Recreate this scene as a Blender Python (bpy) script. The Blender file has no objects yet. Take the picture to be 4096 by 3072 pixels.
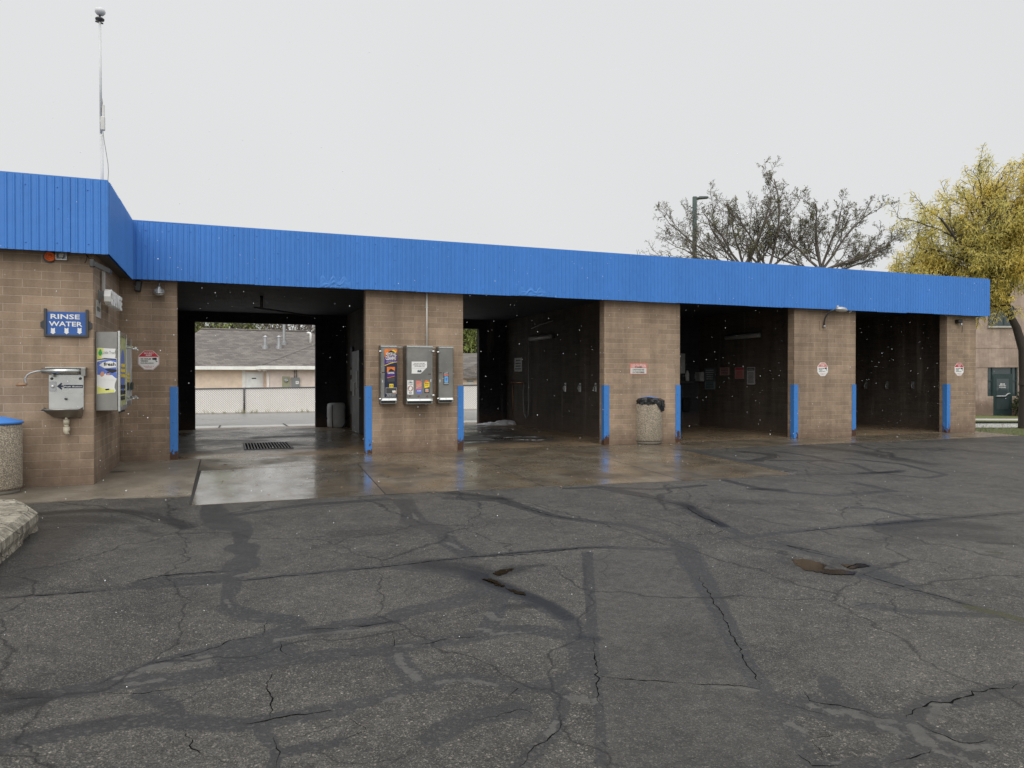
import bpy, math, random
import numpy as np
from mathutils import Vector, Matrix

random.seed(7)
sc = bpy.context.scene
COL = sc.collection
R = math.radians

# ------------------------------------------------------------------ survey of the place (metres, X along the facade, Y into it)
CAMZ = 1.315
F = 2960.0
YAW = R(21.03)
PIT = R(0.387)
FW = Vector((math.sin(YAW) * math.cos(PIT), math.cos(YAW) * math.cos(PIT), -math.sin(PIT)))
RT = Vector((math.cos(YAW), -math.sin(YAW), 0))
UP = RT.cross(FW)
CAM = Vector((0, 0, CAMZ))
YF, YW, YB = 13.05, 10.6, 20.7           # facade, wing front, back wall
XW = -1.576                              # wing corner
ZB, ZT = 2.87, 3.77                      # fascia bottom / top
CR = dict(A=(0, 640, .36173), B=(0, 1140, .37365), C=(0, 1600, .48232), D=(680, 1100, .48222), E=(1440, 1300, .26522),
          F=(1800, 1150, .3918), G=(2360, 1150, .42194), H=(3000, 1150, .42194), I=(3400, 1000, .48223), J=(3496, 540, .36166),
          K=(2600, 640, .45208), L=(300, 0, .45783), M=(740, 1270, .28326), N=(640, 1650, .63291), O=(1800, 1650, .67812),
          P=(2900, 1650, .54069), Q1=(0, 2000, .64617), Q2=(1366, 2000, .64617), Q3=(2732, 2000, .64617),
          R=(150, 1220, .30143), S=(360, 1040, .40996), T=(3200, 1180, .36166), U=(0, 0, 1))


def px(c, x, y):
    o = CR[c]
    return o[0] + x * o[2], o[1] + y * o[2]


def ray(u, v):
    return FW + RT * ((u - 2048) / F) - UP * ((v - 1536) / F)


def zg(x, y):
    z = 0.0
    if y < YF:
        t = min(1, max(0, (x + 1.5) / 1.05)); t = t * t * (3 - 2 * t)
        z -= .0106 * (YF - y) + .013 * min(YF - y, 4.8) * t
    if y > 20.9: z -= .0186 * (min(y, 37.5) - 20.9)
    if x > 18: z -= .0235 * (min(x, 60) - 18)
    return z


def onY(c, x, y, Y):
    u, v = px(c, x, y); r = ray(u, v); return CAM + r * (Y / r.y)


def onX(c, x, y, X):
    u, v = px(c, x, y); r = ray(u, v); return CAM + r * (X / r.x)


def onZ(c, x, y, Z=0.0):
    u, v = px(c, x, y); r = ray(u, v); return CAM + r * ((Z - CAMZ) / r.z)


def onD(c, x, y, d):
    u, v = px(c, x, y); r = ray(u, v); return CAM + r * d


def gnd(c, x, y):
    z = 0.0
    for _ in range(12):
        p = onZ(c, x, y, z); z = zg(p.x, p.y)
    return Vector((p.x, p.y, z))


# ------------------------------------------------------------------ mesh helpers
class MB:
    def __init__(s): s.v = []; s.f = []; s.sm = []

    def add(s, vs, fs, smooth=False):
        n = len(s.v); s.v += [Vector(q) for q in vs]
        for f in fs: s.f.append([n + i for i in f]); s.sm.append(smooth)
        return s

    def box(s, x0, x1, y0, y1, z0, z1, fr=None):
        vs = [(x0, y0, z0), (x1, y0, z0), (x1, y1, z0), (x0, y1, z0), (x0, y0, z1), (x1, y0, z1), (x1, y1, z1), (x0, y1, z1)]
        fs = [(0, 3, 2, 1), (4, 5, 6, 7), (0, 1, 5, 4), (1, 2, 6, 5), (2, 3, 7, 6), (3, 0, 4, 7)]
        if fr: vs = [fr(*q) for q in vs]
        return s.add(vs, fs)

    def bbox(s, x0, x1, y0, y1, z0, z1, b=.01, fr=None):
        """box with chamfered edges"""
        vs = []; idx = {}
        X = (x0, x1); Y = (y0, y1); Z = (z0, z1)
        for i in (0, 1):
            for j in (0, 1):
                for k in (0, 1):
                    sx, sy, sz = (1 - 2 * i) * b, (1 - 2 * j) * b, (1 - 2 * k) * b
                    for a, q in enumerate(((X[i], Y[j] + sy, Z[k] + sz), (X[i] + sx, Y[j], Z[k] + sz), (X[i] + sx, Y[j] + sy, Z[k]))):
                        idx[i, j, k, a] = len(vs); vs.append(q)
        fs = []
        for i in (0, 1):
            q = [idx[i, j, k, 0] for j, k in ((0, 0), (1, 0), (1, 1), (0, 1))]; fs.append(q if i else q[::-1])
            q = [idx[j, i, k, 1] for j, k in ((0, 0), (1, 0), (1, 1), (0, 1))]; fs.append(q[::-1] if i else q)
            q = [idx[j, k, i, 2] for j, k in ((0, 0), (1, 0), (1, 1), (0, 1))]; fs.append(q if i else q[::-1])
        for p in (0, 1):
            for q in (0, 1):
                fs.append([idx[0, p, q, 1], idx[1, p, q, 1], idx[1, p, q, 2], idx[0, p, q, 2]])
                fs.append([idx[p, 0, q, 0], idx[p, 1, q, 0], idx[p, 1, q, 2], idx[p, 0, q, 2]])
                fs.append([idx[p, q, 0, 0], idx[p, q, 1, 0], idx[p, q, 1, 1], idx[p, q, 0, 1]])
        for i in (0, 1):
            for j in (0, 1):
                for k in (0, 1): fs.append([idx[i, j, k, a] for a in range(3)])
        if fr: vs = [fr(*q) for q in vs]
        return s.add(vs, fs)

    def plate(s, fr, pts, c0, c1):
        """outline pts (a, b) in a frame, from depth c0 to c1 (c1 = face)"""
        n = len(pts)
        vs = [fr(a, b, c0) for a, b in pts] + [fr(a, b, c1) for a, b in pts]
        fs = [list(range(n))[::-1], list(range(n, 2 * n))] + [(i, (i + 1) % n, n + (i + 1) % n, n + i) for i in range(n)]
        return s.add(vs, fs)

    def tube(s, pts, r, n=8, cap=True, smooth=True):
        pts = [Vector(p) for p in pts]
        rs = r if isinstance(r, (list, tuple)) else [r] * len(pts)
        rings = []; base = len(s.v); prev = None
        for i, p in enumerate(pts):
            a = pts[max(0, i - 1)]; b = pts[min(len(pts) - 1, i + 1)]
            d = (b - a); d = d.normalized() if d.length > 1e-9 else Vector((0, 0, 1))
            if prev is None:
                w = Vector((0, 0, 1)) if abs(d.z) < .9 else Vector((1, 0, 0))
                e1 = d.cross(w).normalized()
            else:
                e1 = (prev - d * prev.dot(d))
                e1 = e1.normalized() if e1.length > 1e-6 else d.orthogonal().normalized()
            prev = e1; e2 = d.cross(e1)
            for k in range(n):
                t = 2 * math.pi * k / n
                s.v.append(p + (e1 * math.cos(t) + e2 * math.sin(t)) * rs[i])
        for i in range(len(pts) - 1):
            for k in range(n):
                s.f.append([base + i * n + k, base + i * n + (k + 1) % n, base + (i + 1) * n + (k + 1) % n, base + (i + 1) * n + k]); s.sm.append(smooth)
        if cap:
            s.f.append([base + k for k in range(n)][::-1]); s.sm.append(False)
            s.f.append([base + (len(pts) - 1) * n + k for k in range(n)]); s.sm.append(False)
        return s

    def lathe(s, c, prof, n=24, smooth=True, axis='z', fr=None):
        c = Vector(c); base = len(s.v)
        for r, h in prof:
            for k in range(n):
                t = 2 * math.pi * k / n
                a, b = r * math.cos(t), r * math.sin(t)
                q = (a, b, h) if axis == 'z' else ((a, -h, b) if axis == 'y' else (h, a, b))
                s.v.append(c + Vector(q) if not fr else fr(c.x + q[0], c.y + q[1], c.z + q[2]))
        for i in range(len(prof) - 1):
            for k in range(n):
                s.f.append([base + i * n + k, base + i * n + (k + 1) % n, base + (i + 1) * n + (k + 1) % n, base + (i + 1) * n + k]); s.sm.append(smooth)
        s.f.append([base + k for k in range(n)][::-1]); s.sm.append(False)
        s.f.append([base + (len(prof) - 1) * n + k for k in range(n)]); s.sm.append(False)
        return s

    def build(s, name, m, parent=None, local=False, parts_loc=None):
        off = Vector((0, 0, 0))
        if parent is not None and not local:
            q = parent
            while q is not None: off += q.location; q = q.parent
        me = bpy.data.meshes.new(name)
        me.from_pydata([tuple(v - off) for v in s.v], [], s.f)
        me.polygons.foreach_set('use_smooth', s.sm)
        me.update()
        if m is not None: me.materials.append(m)
        o = bpy.data.objects.new(name, me); COL.objects.link(o)
        if parent is not None: o.parent = parent
        return o


def tag(o, label=None, cat=None, group=None, kind=None):
    if label: o['label'] = label
    if cat: o['category'] = cat
    if group: o['group'] = group
    if kind: o['kind'] = kind
    return o


def thing(name, label, cat, loc=(0, 0, 0), group=None, rz=0):
    o = bpy.data.objects.new(name, None); COL.objects.link(o)
    o.location = loc; o.rotation_euler = (0, 0, rz); o.empty_display_size = .1
    return tag(o, label, cat, group)


def frame(o, ex, n):
    """frame with origin o, right ex, up Z, outward n -> callable (a, b, c)"""
    o = Vector(o); ex = Vector(ex); n = Vector(n); ey = Vector((0, 0, 1))
    return lambda a, b, c=0.0: o + ex * a + ey * b + n * c


def fY(Y): return frame((0, Y, 0), (1, 0, 0), (0, -1, 0))            # faces the camera: a = X, b = Z
def fXm(X): return frame((X, 0, 0), (0, -1, 0), (-1, 0, 0))          # on a right hand wall facing -X: a = -Y
def fXp(X): return frame((X, 0, 0), (0, 1, 0), (1, 0, 0))            # on the wing's side facing +X: a = Y


def rect(a0, a1, b0, b1): return [(a0, b0), (a1, b0), (a1, b1), (a0, b1)]


def text(body, fr, a0, a1, b0, b1, c, name, m, parent, bold=.0, th=.001, local=False, ext=0.0):
    """lettering fitted into the box a0..a1, b0..b1 of a frame"""
    cu = bpy.data.curves.new('lettering', 'FONT'); cu.body = body; cu.size = 1; cu.align_x = 'CENTER'
    cu.offset = bold; cu.resolution_u = 2; cu.space_line = .95; cu.extrude = .05 if ext else 0
    ob = bpy.data.objects.new('lettering', cu); COL.objects.link(ob)
    dg = bpy.context.evaluated_depsgraph_get()
    me = bpy.data.meshes.new_from_object(ob.evaluated_get(dg))
    bpy.data.objects.remove(ob)
    n = len(me.vertices); co = np.empty(n * 3); me.vertices.foreach_get('co', co); co = co.reshape(-1, 3)
    lo = co.min(0); hi = co.max(0)
    mb = MB()
    vs = [fr(a0 + (q[0] - lo[0]) / (hi[0] - lo[0]) * (a1 - a0), b0 + (q[1] - lo[1]) / (hi[1] - lo[1]) * (b1 - b0), c + ((q[2] + .05) / .1 * ext if ext else th)) for q in co]
    mb.add(vs, [list(p.vertices) for p in me.polygons])
    bpy.data.meshes.remove(me)
    return mb.build(name, m, parent, local)


def bars(fr, a0, a1, b0, b1, c, rows, seed=1, fill=.55, th=.001):
    """small print: rows of short raised words too small to read"""
    mb = MB(); rg = random.Random(seed); h = (b1 - b0) / rows
    for i in range(rows):
        b = b1 - (i + .5) * h; w = rg.uniform(.72, 1.0); x = a0 + (a1 - a0) * (1 - w) / 2; xe = a1 - (a1 - a0) * (1 - w) / 2
        while x < xe - .004:
            L = min(rg.uniform(.08, .24) * (a1 - a0), xe - x)
            mb.plate(fr, rect(x, x + L, b - h * fill / 2, b + h * fill / 2), c, c + th); x += L + .035 * (a1 - a0)
    return mb


# ------------------------------------------------------------------ materials
def newmat(name):
    m = bpy.data.materials.new(name); m.use_nodes = True
    nt = m.node_tree; nt.nodes.clear()
    out = nt.nodes.new('ShaderNodeOutputMaterial'); b = nt.nodes.new('ShaderNodeBsdfPrincipled')
    nt.links.new(b.outputs[0], out.inputs[0])
    return m, nt, b


class NT:
    """tiny node helper"""
    def __init__(s, nt): s.t = nt

    def n(s, typ, ins=None, **kw):
        d = s.t.nodes.new('ShaderNode' + typ)
        for k, v in kw.items(): setattr(d, k, v)
        for k, v in (ins or {}).items(): s.set(d.inputs[k], v)
        return d

    def set(s, sock, v):
        if hasattr(v, 'is_output') or isinstance(v, bpy.types.NodeSocket): s.t.links.new(v, sock)
        elif isinstance(v, (tuple, list)) and len(v) == 3 and sock.type == 'RGBA': sock.default_value = (*v, 1)
        else: sock.default_value = v

    def math(s, op, a, b=0.0, clamp=False):
        d = s.n('Math', {0: a, 1: b}, operation=op); d.use_clamp = clamp; return d.outputs[0]

    def mr(s, v, a, b, c=0.0, d=1.0):
        q = s.n('MapRange', {0: v, 1: a, 2: b, 3: c, 4: d}); q.clamp = True; return q.outputs[0]

    def mix(s, f, a, b, mode='MIX'):
        d = s.n('Mix', data_type='RGBA', blend_type=mode)
        s.set(d.inputs['Factor'], f); s.set(d.inputs[6], a); s.set(d.inputs[7], b); return d.outputs[2]

    def pos(s): return s.n('NewGeometry').outputs['Position']

    def noise(s, vec, scale, detail=4, rough=.6):
        return s.n('TexNoise', {'Vector': vec, 'Scale': scale, 'Detail': detail, 'Roughness': rough}).outputs[0]

    def scale(s, vec, sx, sy, sz):
        return s.n('VectorMath', {0: vec, 1: (sx, sy, sz)}, operation='MULTIPLY').outputs[0]

    def bump(s, h, strength=.3, dist=.01, nrm=None):
        d = s.n('Bump', {'Strength': strength, 'Distance': dist, 'Height': h})
        if nrm is not None: s.set(d.inputs['Normal'], nrm)
        return d.outputs[0]


def mat(name, c, rough=.6, metal=0.0, var=.12, vs=3.0, bump=0.0, bs=60.0, spec=.5, streak=False):
    m, nt, b = newmat(name); t = NT(nt)
    p = t.pos()
    q = t.scale(p, 1, 1, .12) if streak else p
    nz = t.noise(q, vs, 5, .65)
    f = t.mr(nz, .3, .7, 1 - var, 1 + var)
    col = t.n('VectorMath', {0: (c[0], c[1], c[2])}, operation='SCALE'); t.set(col.inputs['Scale'], f)
    t.set(b.inputs['Base Color'], col.outputs[0])
    t.set(b.inputs['Roughness'], t.mr(nz, .3, .7, max(.02, rough - .08), min(1, rough + .08)))
    b.inputs['Metallic'].default_value = metal
    b.inputs['Specular IOR Level'].default_value = spec
    if bump: t.set(b.inputs['Normal'], t.bump(t.noise(p, bs, 3), bump, .01))
    return m


def mat_block(name, c1, c2, mortar, bw=.406, bh=.1016, mort=.0055, rough=.85, zoff=0.0, streaks=1.0, bump=.5):
    m, nt, b = newmat(name); t = NT(nt)
    g = t.n('NewGeometry'); p = g.outputs['Position']
    sp = t.n('SeparateXYZ', {0: p}); sn = t.n('SeparateXYZ', {0: g.outputs['True Normal']})
    side = t.math('GREATER_THAN', t.math('ABSOLUTE', sn.outputs[0]), .6)
    u = t.math('ADD', t.math('MULTIPLY', sp.outputs[0], t.math('SUBTRACT', 1, side)), t.math('MULTIPLY', sp.outputs[1], side))
    wob = t.noise(p, 1.6, 2)
    z = t.math('ADD', t.math('ADD', sp.outputs[2], zoff), t.math('MULTIPLY', t.math('SUBTRACT', wob, .5), .012))
    vec = t.n('CombineXYZ', {0: t.math('ADD', u, 20.0), 1: t.math('ADD', z, 10 * bh)}).outputs[0]
    br = t.n('TexBrick', {'Vector': vec, 'Color1': c1, 'Color2': c2, 'Mortar': mortar, 'Scale': 1.0, 'Mortar Size': mort,
                          'Mortar Smooth': .6, 'Bias': -.1, 'Brick Width': bw, 'Row Height': bh})
    br.offset = .5
    n1 = t.noise(p, 1.1, 6, .65); n2 = t.noise(t.scale(p, 1, 1, .1), 3.2, 5, .65); n3 = t.noise(p, 45, 3)
    n4 = t.noise(p, 6.5, 5, .7)
    f = t.math('MULTIPLY', t.mr(n1, .3, .7, .84, 1.12), t.mr(n2, .3, .72, 1 - .3 * streaks, 1 + .14 * streaks))
    f = t.math('MULTIPLY', f, t.mr(n3, .2, .8, .88, 1.1))
    f = t.math('MULTIPLY', f, t.mr(n4, .3, .7, .9, 1.08))
    col = t.n('VectorMath', {0: br.outputs[0]}, operation='SCALE'); t.set(col.inputs['Scale'], f)
    # pale efflorescence runs and damp foot
    eff = t.math('MULTIPLY', t.mr(t.noise(t.scale(p, 2.2, 2.2, .16), 1.7, 4), .6, .78), .22 * streaks, True)
    c = t.mix(eff, col.outputs[0], (.52, .46, .4))
    soot = t.math('MULTIPLY', t.mr(t.noise(t.scale(p, 1, 1, .22), .9, 6, .7), .52, .76), .55 * streaks, True)
    c = t.mix(soot, c, (.12, .09, .07))
    damp = t.math('MULTIPLY', t.mr(t.math('ADD', sp.outputs[2], t.math('MULTIPLY', n4, .55)), .22, .70, .72, 0), 1.0)
    c = t.mix(damp, c, (.13, .088, .065))
    t.set(b.inputs['Base Color'], c)
    t.set(b.inputs['Roughness'], rough)
    b.inputs['Specular IOR Level'].default_value = .3
    h = t.math('ADD', t.math('MULTIPLY', br.outputs[1], -1.0), t.math('MULTIPLY', t.noise(p, 30, 4), .5))
    t.set(b.inputs['Normal'], t.bump(h, bump, .008))
    return m


M = {}
M['block'] = mat_block('tan slump block', (.305, .224, .158), (.392, .288, .204), (.455, .362, .282))
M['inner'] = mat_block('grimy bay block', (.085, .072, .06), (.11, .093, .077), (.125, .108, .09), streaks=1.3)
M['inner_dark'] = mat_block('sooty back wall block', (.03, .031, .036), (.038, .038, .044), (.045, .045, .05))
M['far_block'] = mat_block('split face block', (.38, .29, .24), (.44, .34, .28), (.42, .345, .29), .406, .203, .006)
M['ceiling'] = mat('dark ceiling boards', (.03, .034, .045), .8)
M['soffit'] = mat('dark soffit', (.07, .062, .056), .8)
M['roof'] = mat('roof membrane', (.2, .2, .2), .8)
M['rust'] = mat('rust', (.07, .032, .018), .9, vs=20, var=.4)
M['steel'] = mat('brushed stainless', (.30, .295, .275), .42, 1.0, .22, 1.6, .05, 40)
M['steel_lt'] = mat('bright stainless', (.62, .63, .61), .3, 1.0, .08)
M['chrome'] = mat('chrome', (.75, .75, .74), .15, 1.0, .05)
M['galv'] = mat('galvanised', (.42, .43, .44), .45, .7, .1)
M['ringc'] = mat('grimy bin base', (.20, .18, .15), .85)
M['pit'] = mat('dark drain pit', (.004, .004, .004), .95, spec=.05)
M['grate'] = mat('worn steel grate', (.3, .3, .3), .5, 0)
M['grey'] = mat('grey painted metal', (.27, .275, .27), .5, 0)
M['dkgrey'] = mat('dark grey plastic', (.05, .05, .052), .5)
M['black'] = mat('black rubber', (.012, .012, .013), .45)
M['ink'] = mat('black ink', (.018, .018, .02), .5)
M['white'] = mat('white paint', (.78, .78, .76), .5, var=.05)
M['offwhite'] = mat('weathered white', (.62, .61, .57), .6, var=.12, vs=9)
M['dimwhite'] = mat('dull paper', (.42, .42, .42), .6)
M['red'] = mat('sign red', (.50, .028, .05), .45)
M['fadered'] = mat('faded red', (.62, .2, .17), .5, vs=12)
M['pink'] = mat('faded pink', (.36, .22, .2), .6)
M['signblue'] = mat('sign blue', (.028, .105, .36), .4)
M['navy'] = mat('navy vinyl', (.012, .018, .05), .4)
M['purple'] = mat('poster purple', (.07, .025, .2), .4)
M['orange'] = mat('poster orange', (.8, .2, .02), .4, var=.2, vs=12)
M['siren'] = mat('siren orange', (.75, .14, .015), .4)
M['yellow'] = mat('poster yellow', (.85, .62, .04), .4)
M['paleyellow'] = mat('poster pale yellow', (.72, .73, .2), .5)
M['dullyellow'] = mat('faded yellow poster', (.42, .43, .2), .5, vs=8, var=.3)
M['green'] = mat('emblem green', (.03, .38, .09), .4)
M['skyblue'] = mat('poster blue', (.10, .17, .52), .4, var=.3, vs=8)
M['paleblue'] = mat('pale blue print', (.16, .42, .68), .4)
M['teal'] = mat('dull teal print', (.08, .11, .115), .5)
M['dimteal'] = mat('dim pale teal print', (.17, .23, .24), .5)
M['skin'] = mat('flesh tone print', (.6, .3, .2), .5)
M['copper'] = mat('copper', (.42, .22, .12), .4, .8)
M['wood'] = mat('worn wood grip', (.30, .17, .09), .5)
M['plastic'] = mat('white plastic drum', (.52, .54, .55), .45)
M['pvc'] = mat('yellowed pvc', (.58, .52, .4), .4)
M['bag'] = mat('black bin liner', (.012, .012, .014), .22, bump=.5, bs=14)
M['lampglass'] = mat('cloudy lamp glass', (.45, .45, .42), .3)
M['diffuser'] = mat('unlit tube diffuser', (.30, .30, .29), .4)
M['foam'] = mat('soap foam', (.78, .78, .8), .8, bump=.6, bs=50)
M['glass'] = mat('dark window glass', (.05, .065, .07), .06, spec=.7)
M['dkgreen'] = mat('dark green aluminium', (.02, .042, .042), .4)
M['stucco'] = mat('peach stucco', (.80, .66, .53), .9, bump=.3, bs=40)
M['stucco_pink'] = mat('pink beige stucco', (.78, .67, .61), .9, bump=.3, bs=40)
M['gutter'] = mat('white gutter', (.85, .86, .82), .45)
M['doorwhite'] = mat('door white', (.80, .83, .82), .5)
M['panel'] = mat('electric panel grey', (.22, .23, .23), .5)
M['meter'] = mat('meter box', (.32, .33, .22), .5)
M['bark'] = mat('dark wet bark', (.045, .036, .03), .85, bump=.6, bs=25)
M['twig'] = mat('grey brown twig', (.125, .108, .094), .85)
M['polegreen'] = mat('dark green pole', (.075, .115, .105), .5)
M['mast'] = mat('white mast', (.58, .59, .60), .4)
M['water'] = mat('brown puddle water', (.022, .016, .010), .03, var=.1, spec=.5)
M['snow'] = mat('snow', (.85, .86, .88), .7, var=.02)
M['fencepipe'] = mat('galvanised fence pipe', (.07, .075, .075), .5)
M['kerb'] = mat('pale kerb concrete', (.42, .40, .37), .8)


def blue_metal(name, rust):
    m, nt, b = newmat(name); t = NT(nt); p = t.pos()
    base = (.056, .214, .60) if not rust else (.05, .2, .54)
    n1 = t.noise(t.scale(p, 1, 1, .25), 2.2, 5); n2 = t.noise(p, 9, 5, .7)
    f = t.math('MULTIPLY', t.mr(n1, .3, .7, .93, 1.06), t.mr(n2, .3, .7, .96, 1.04))
    col = t.n('VectorMath', {0: base}, operation='SCALE'); t.set(col.inputs['Scale'], f); c = col.outputs[0]
    if rust:
        z = t.n('SeparateXYZ', {0: p}).outputs[2]
        edge = t.math('ADD', z, t.math('MULTIPLY', t.noise(t.scale(p, 1, 1, .6), 5.5, 5, .72), 1.15))
        k = t.mr(edge, .66, .70, 1, 0)
        chips = t.mr(t.noise(p, 26, 4, .75), .66, .69)
        k = t.math('MAXIMUM', k, t.math('MULTIPLY', chips, .8))
        c = t.mix(k, c, t.mix(t.noise(p, 30, 3), (.03, .016, .01), (.11, .05, .025)))
    else:
        ch = t.mr(t.noise(p, 22, 4, .7), .74, .76)
        c = t.mix(t.math('MULTIPLY', ch, .5), c, (.2, .33, .62))
    t.set(b.inputs['Base Color'], c); b.inputs['Roughness'].default_value = .42
    b.inputs['Specular IOR Level'].default_value = .35
    t.set(b.inputs['Normal'], t.bump(t.noise(p, 3.5, 3), .10, .05))
    return m


M['fascia'] = blue_metal('blue ribbed metal', False)
M['guard'] = blue_metal('blue painted steel with rust', True)


def mat_aggregate():
    m, nt, b = newmat('exposed pebble concrete'); t = NT(nt); p = t.pos()
    vo = t.n('TexVoronoi', {'Vector': p, 'Scale': 100.0})
    f = t.n('SeparateColor', {0: vo.outputs['Color']}).outputs[0]
    c = t.mix(t.mr(f, .25, .95), (.22, .185, .14), (.52, .45, .35))
    c = t.mix(t.mr(vo.outputs['Distance'], .5, .8), c, (.15, .12, .09))
    c = t.mix(t.math('MULTIPLY', t.mr(t.noise(p, 2.5, 4), .45, .75), .35), c, (.13, .11, .085))
    t.set(b.inputs['Base Color'], c); b.inputs['Roughness'].default_value = .8
    t.set(b.inputs['Normal'], t.bump(vo.outputs['Distance'], -.6, .01))
    return m


M['aggregate'] = mat_aggregate()


def mat_asphalt():
    m, nt, b = newmat('old wet asphalt'); t = NT(nt); p = t.pos()
    def at(n): return t.n('Attribute', attribute_name=n).outputs['Fac']
    nbig = t.noise(p, .55, 6, .65); nmid = t.noise(p, 3.2, 5, .7); nfine = t.noise(p, 26, 4, .7)
    rag = t.math('SUBTRACT', nfine, .5); ragm = t.math('SUBTRACT', nmid, .5)
    seal = t.mr(t.math('ADD', at('seal'), t.math('ADD', t.math('MULTIPLY', rag, .9), t.math('MULTIPLY', ragm, 1.0))), .38, .58)
    stain = t.mr(t.math('ADD', at('stain'), t.math('MULTIPLY', ragm, .5)), .15, .85)
    pale = t.mr(t.math('ADD', at('pale'), t.math('ADD', t.math('MULTIPLY', rag, 2.0), t.math('MULTIPLY', ragm, 1.5))), .50, .72)
    newer = at('newer')
    vo = t.n('TexVoronoi', {'Vector': p, 'Scale': 70.0}); vr = t.n('SeparateColor', {0: vo.outputs['Color']})
    vo2 = t.n('TexVoronoi', {'Vector': p, 'Scale': 210.0}); vr2 = t.n('SeparateColor', {0: vo2.outputs['Color']})
    spd = t.n('SeparateXYZ', {0: p})
    base = t.mix(t.mr(nbig, .35, .68), (.034, .0325, .0295), (.076, .071, .063))
    base = t.mix(t.mr(t.math('ADD', nmid, t.math('MULTIPLY', ragm, .2)), .42, .75, 0, .55), base, (.108, .098, .083))
    st = t.mix(vr.outputs[1], (.10, .09, .075), (.40, .36, .30))
    worn = t.mr(t.noise(p, .8, 4), .35, .7, .25, 1)
    k1 = t.math('MULTIPLY', t.mr(vr.outputs[0], .80, .86), t.mr(vo.outputs['Distance'], .5, .3))
    k1 = t.math('MULTIPLY', t.math('MULTIPLY', k1, worn), t.math('SUBTRACT', 1.0, t.math('MULTIPLY', newer, .5)))
    base = t.mix(t.math('MULTIPLY', k1, .9), base, st)
    k2 = t.math('MULTIPLY', t.mr(vr2.outputs[0], .4, .9), .75)
    base = t.mix(k2, base, (.014, .0135, .0125))
    base = t.mix(t.math('MULTIPLY', t.mr(vr2.outputs[1], .88, .92), .7), base, (.17, .155, .135))
    base = t.mix(t.math('MULTIPLY', newer, .45), base, (.050, .049, .0455))
    vo3 = t.n('TexVoronoi', {'Vector': p, 'Scale': 24.0}); g3 = t.n('SeparateColor', {0: vo3.outputs['Color']}).outputs[0]
    gs = t.n('VectorMath', {0: base}, operation='SCALE'); t.set(gs.inputs['Scale'], t.mr(g3, 0, 1, .84, 1.16)); base = gs.outputs[0]
    sealc = t.mix(nmid, (.016, .016, .0165), (.034, .0335, .0325))
    sealc = t.mix(t.math('MULTIPLY', t.mr(vr2.outputs[0], .5, .95), .5), sealc, (.011, .011, .011))
    sealc = t.mix(t.math('MULTIPLY', t.mr(vr.outputs[0], .86, .9), .35), sealc, (.10, .095, .085))
    c = t.mix(t.math('MULTIPLY', seal, t.mr(nbig, .3, .7, .6, .95)), base, sealc)
    c = t.mix(t.math('MULTIPLY', stain, .8), c, (.008, .0075, .007))
    c = t.mix(t.math('MULTIPLY', pale, .8), c, t.mix(nfine, (.05, .048, .044), (.11, .105, .094)))
    wp = t.n('VectorMath', {0: p, 1: t.n('VectorMath', {0: t.n('TexNoise', {'Vector': p, 'Scale': 2.2, 'Detail': 4.0}).outputs[1], 1: (.5, .5, 0)}, operation='MULTIPLY').outputs[0]}, operation='ADD').outputs[0]
    net = t.n('TexVoronoi', {'Vector': t.scale(wp, 1, 1, 0), 'Scale': 1.5}, feature='DISTANCE_TO_EDGE')
    netk = t.math('MULTIPLY', t.mr(net.outputs['Distance'], .0, .013, 1, 0), t.mr(t.noise(p, .45, 4, .7), .52, .62))
    net2 = t.n('TexVoronoi', {'Vector': t.scale(wp, 1.2, .7, 0), 'Scale': .55}, feature='DISTANCE_TO_EDGE')
    netk = t.math('MAXIMUM', netk, t.math('MULTIPLY', t.mr(net2.outputs['Distance'], .0, .008, 1, 0), .9))
    c = t.mix(t.math('MULTIPLY', netk, .85), c, (.005, .005, .005))
    blot = t.mr(t.noise(p, 1.3, 6, .72), .56, .74, 0, .55)
    c = t.mix(blot, c, (.012, .0115, .011))
    moss = at('moss')
    c = t.mix(t.mr(t.math('ADD', moss, t.math('MULTIPLY', rag, .8)), .35, .6, 0, .8), c, (.035, .034, .012))
    t.set(b.inputs['Base Color'], c)
    r = t.mr(nmid, .3, .7, .60, .48)
    r = t.math('SUBTRACT', r, t.math('MULTIPLY', seal, .10))
    r = t.math('SUBTRACT', r, t.math('MULTIPLY', stain, .12))
    t.set(b.inputs['Roughness'], r)
    b.inputs['Specular IOR Level'].default_value = .22
    h = t.math('ADD', t.math('MULTIPLY', vo.outputs['Distance'], -.5), t.math('MULTIPLY', nfine, .6))
    h = t.math('MULTIPLY', h, t.math('SUBTRACT', 1.0, t.math('MULTIPLY', seal, .65)))
    t.set(b.inputs['Normal'], t.bump(h, .55, .012))
    return m


M['asphalt'] = mat_asphalt()


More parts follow.
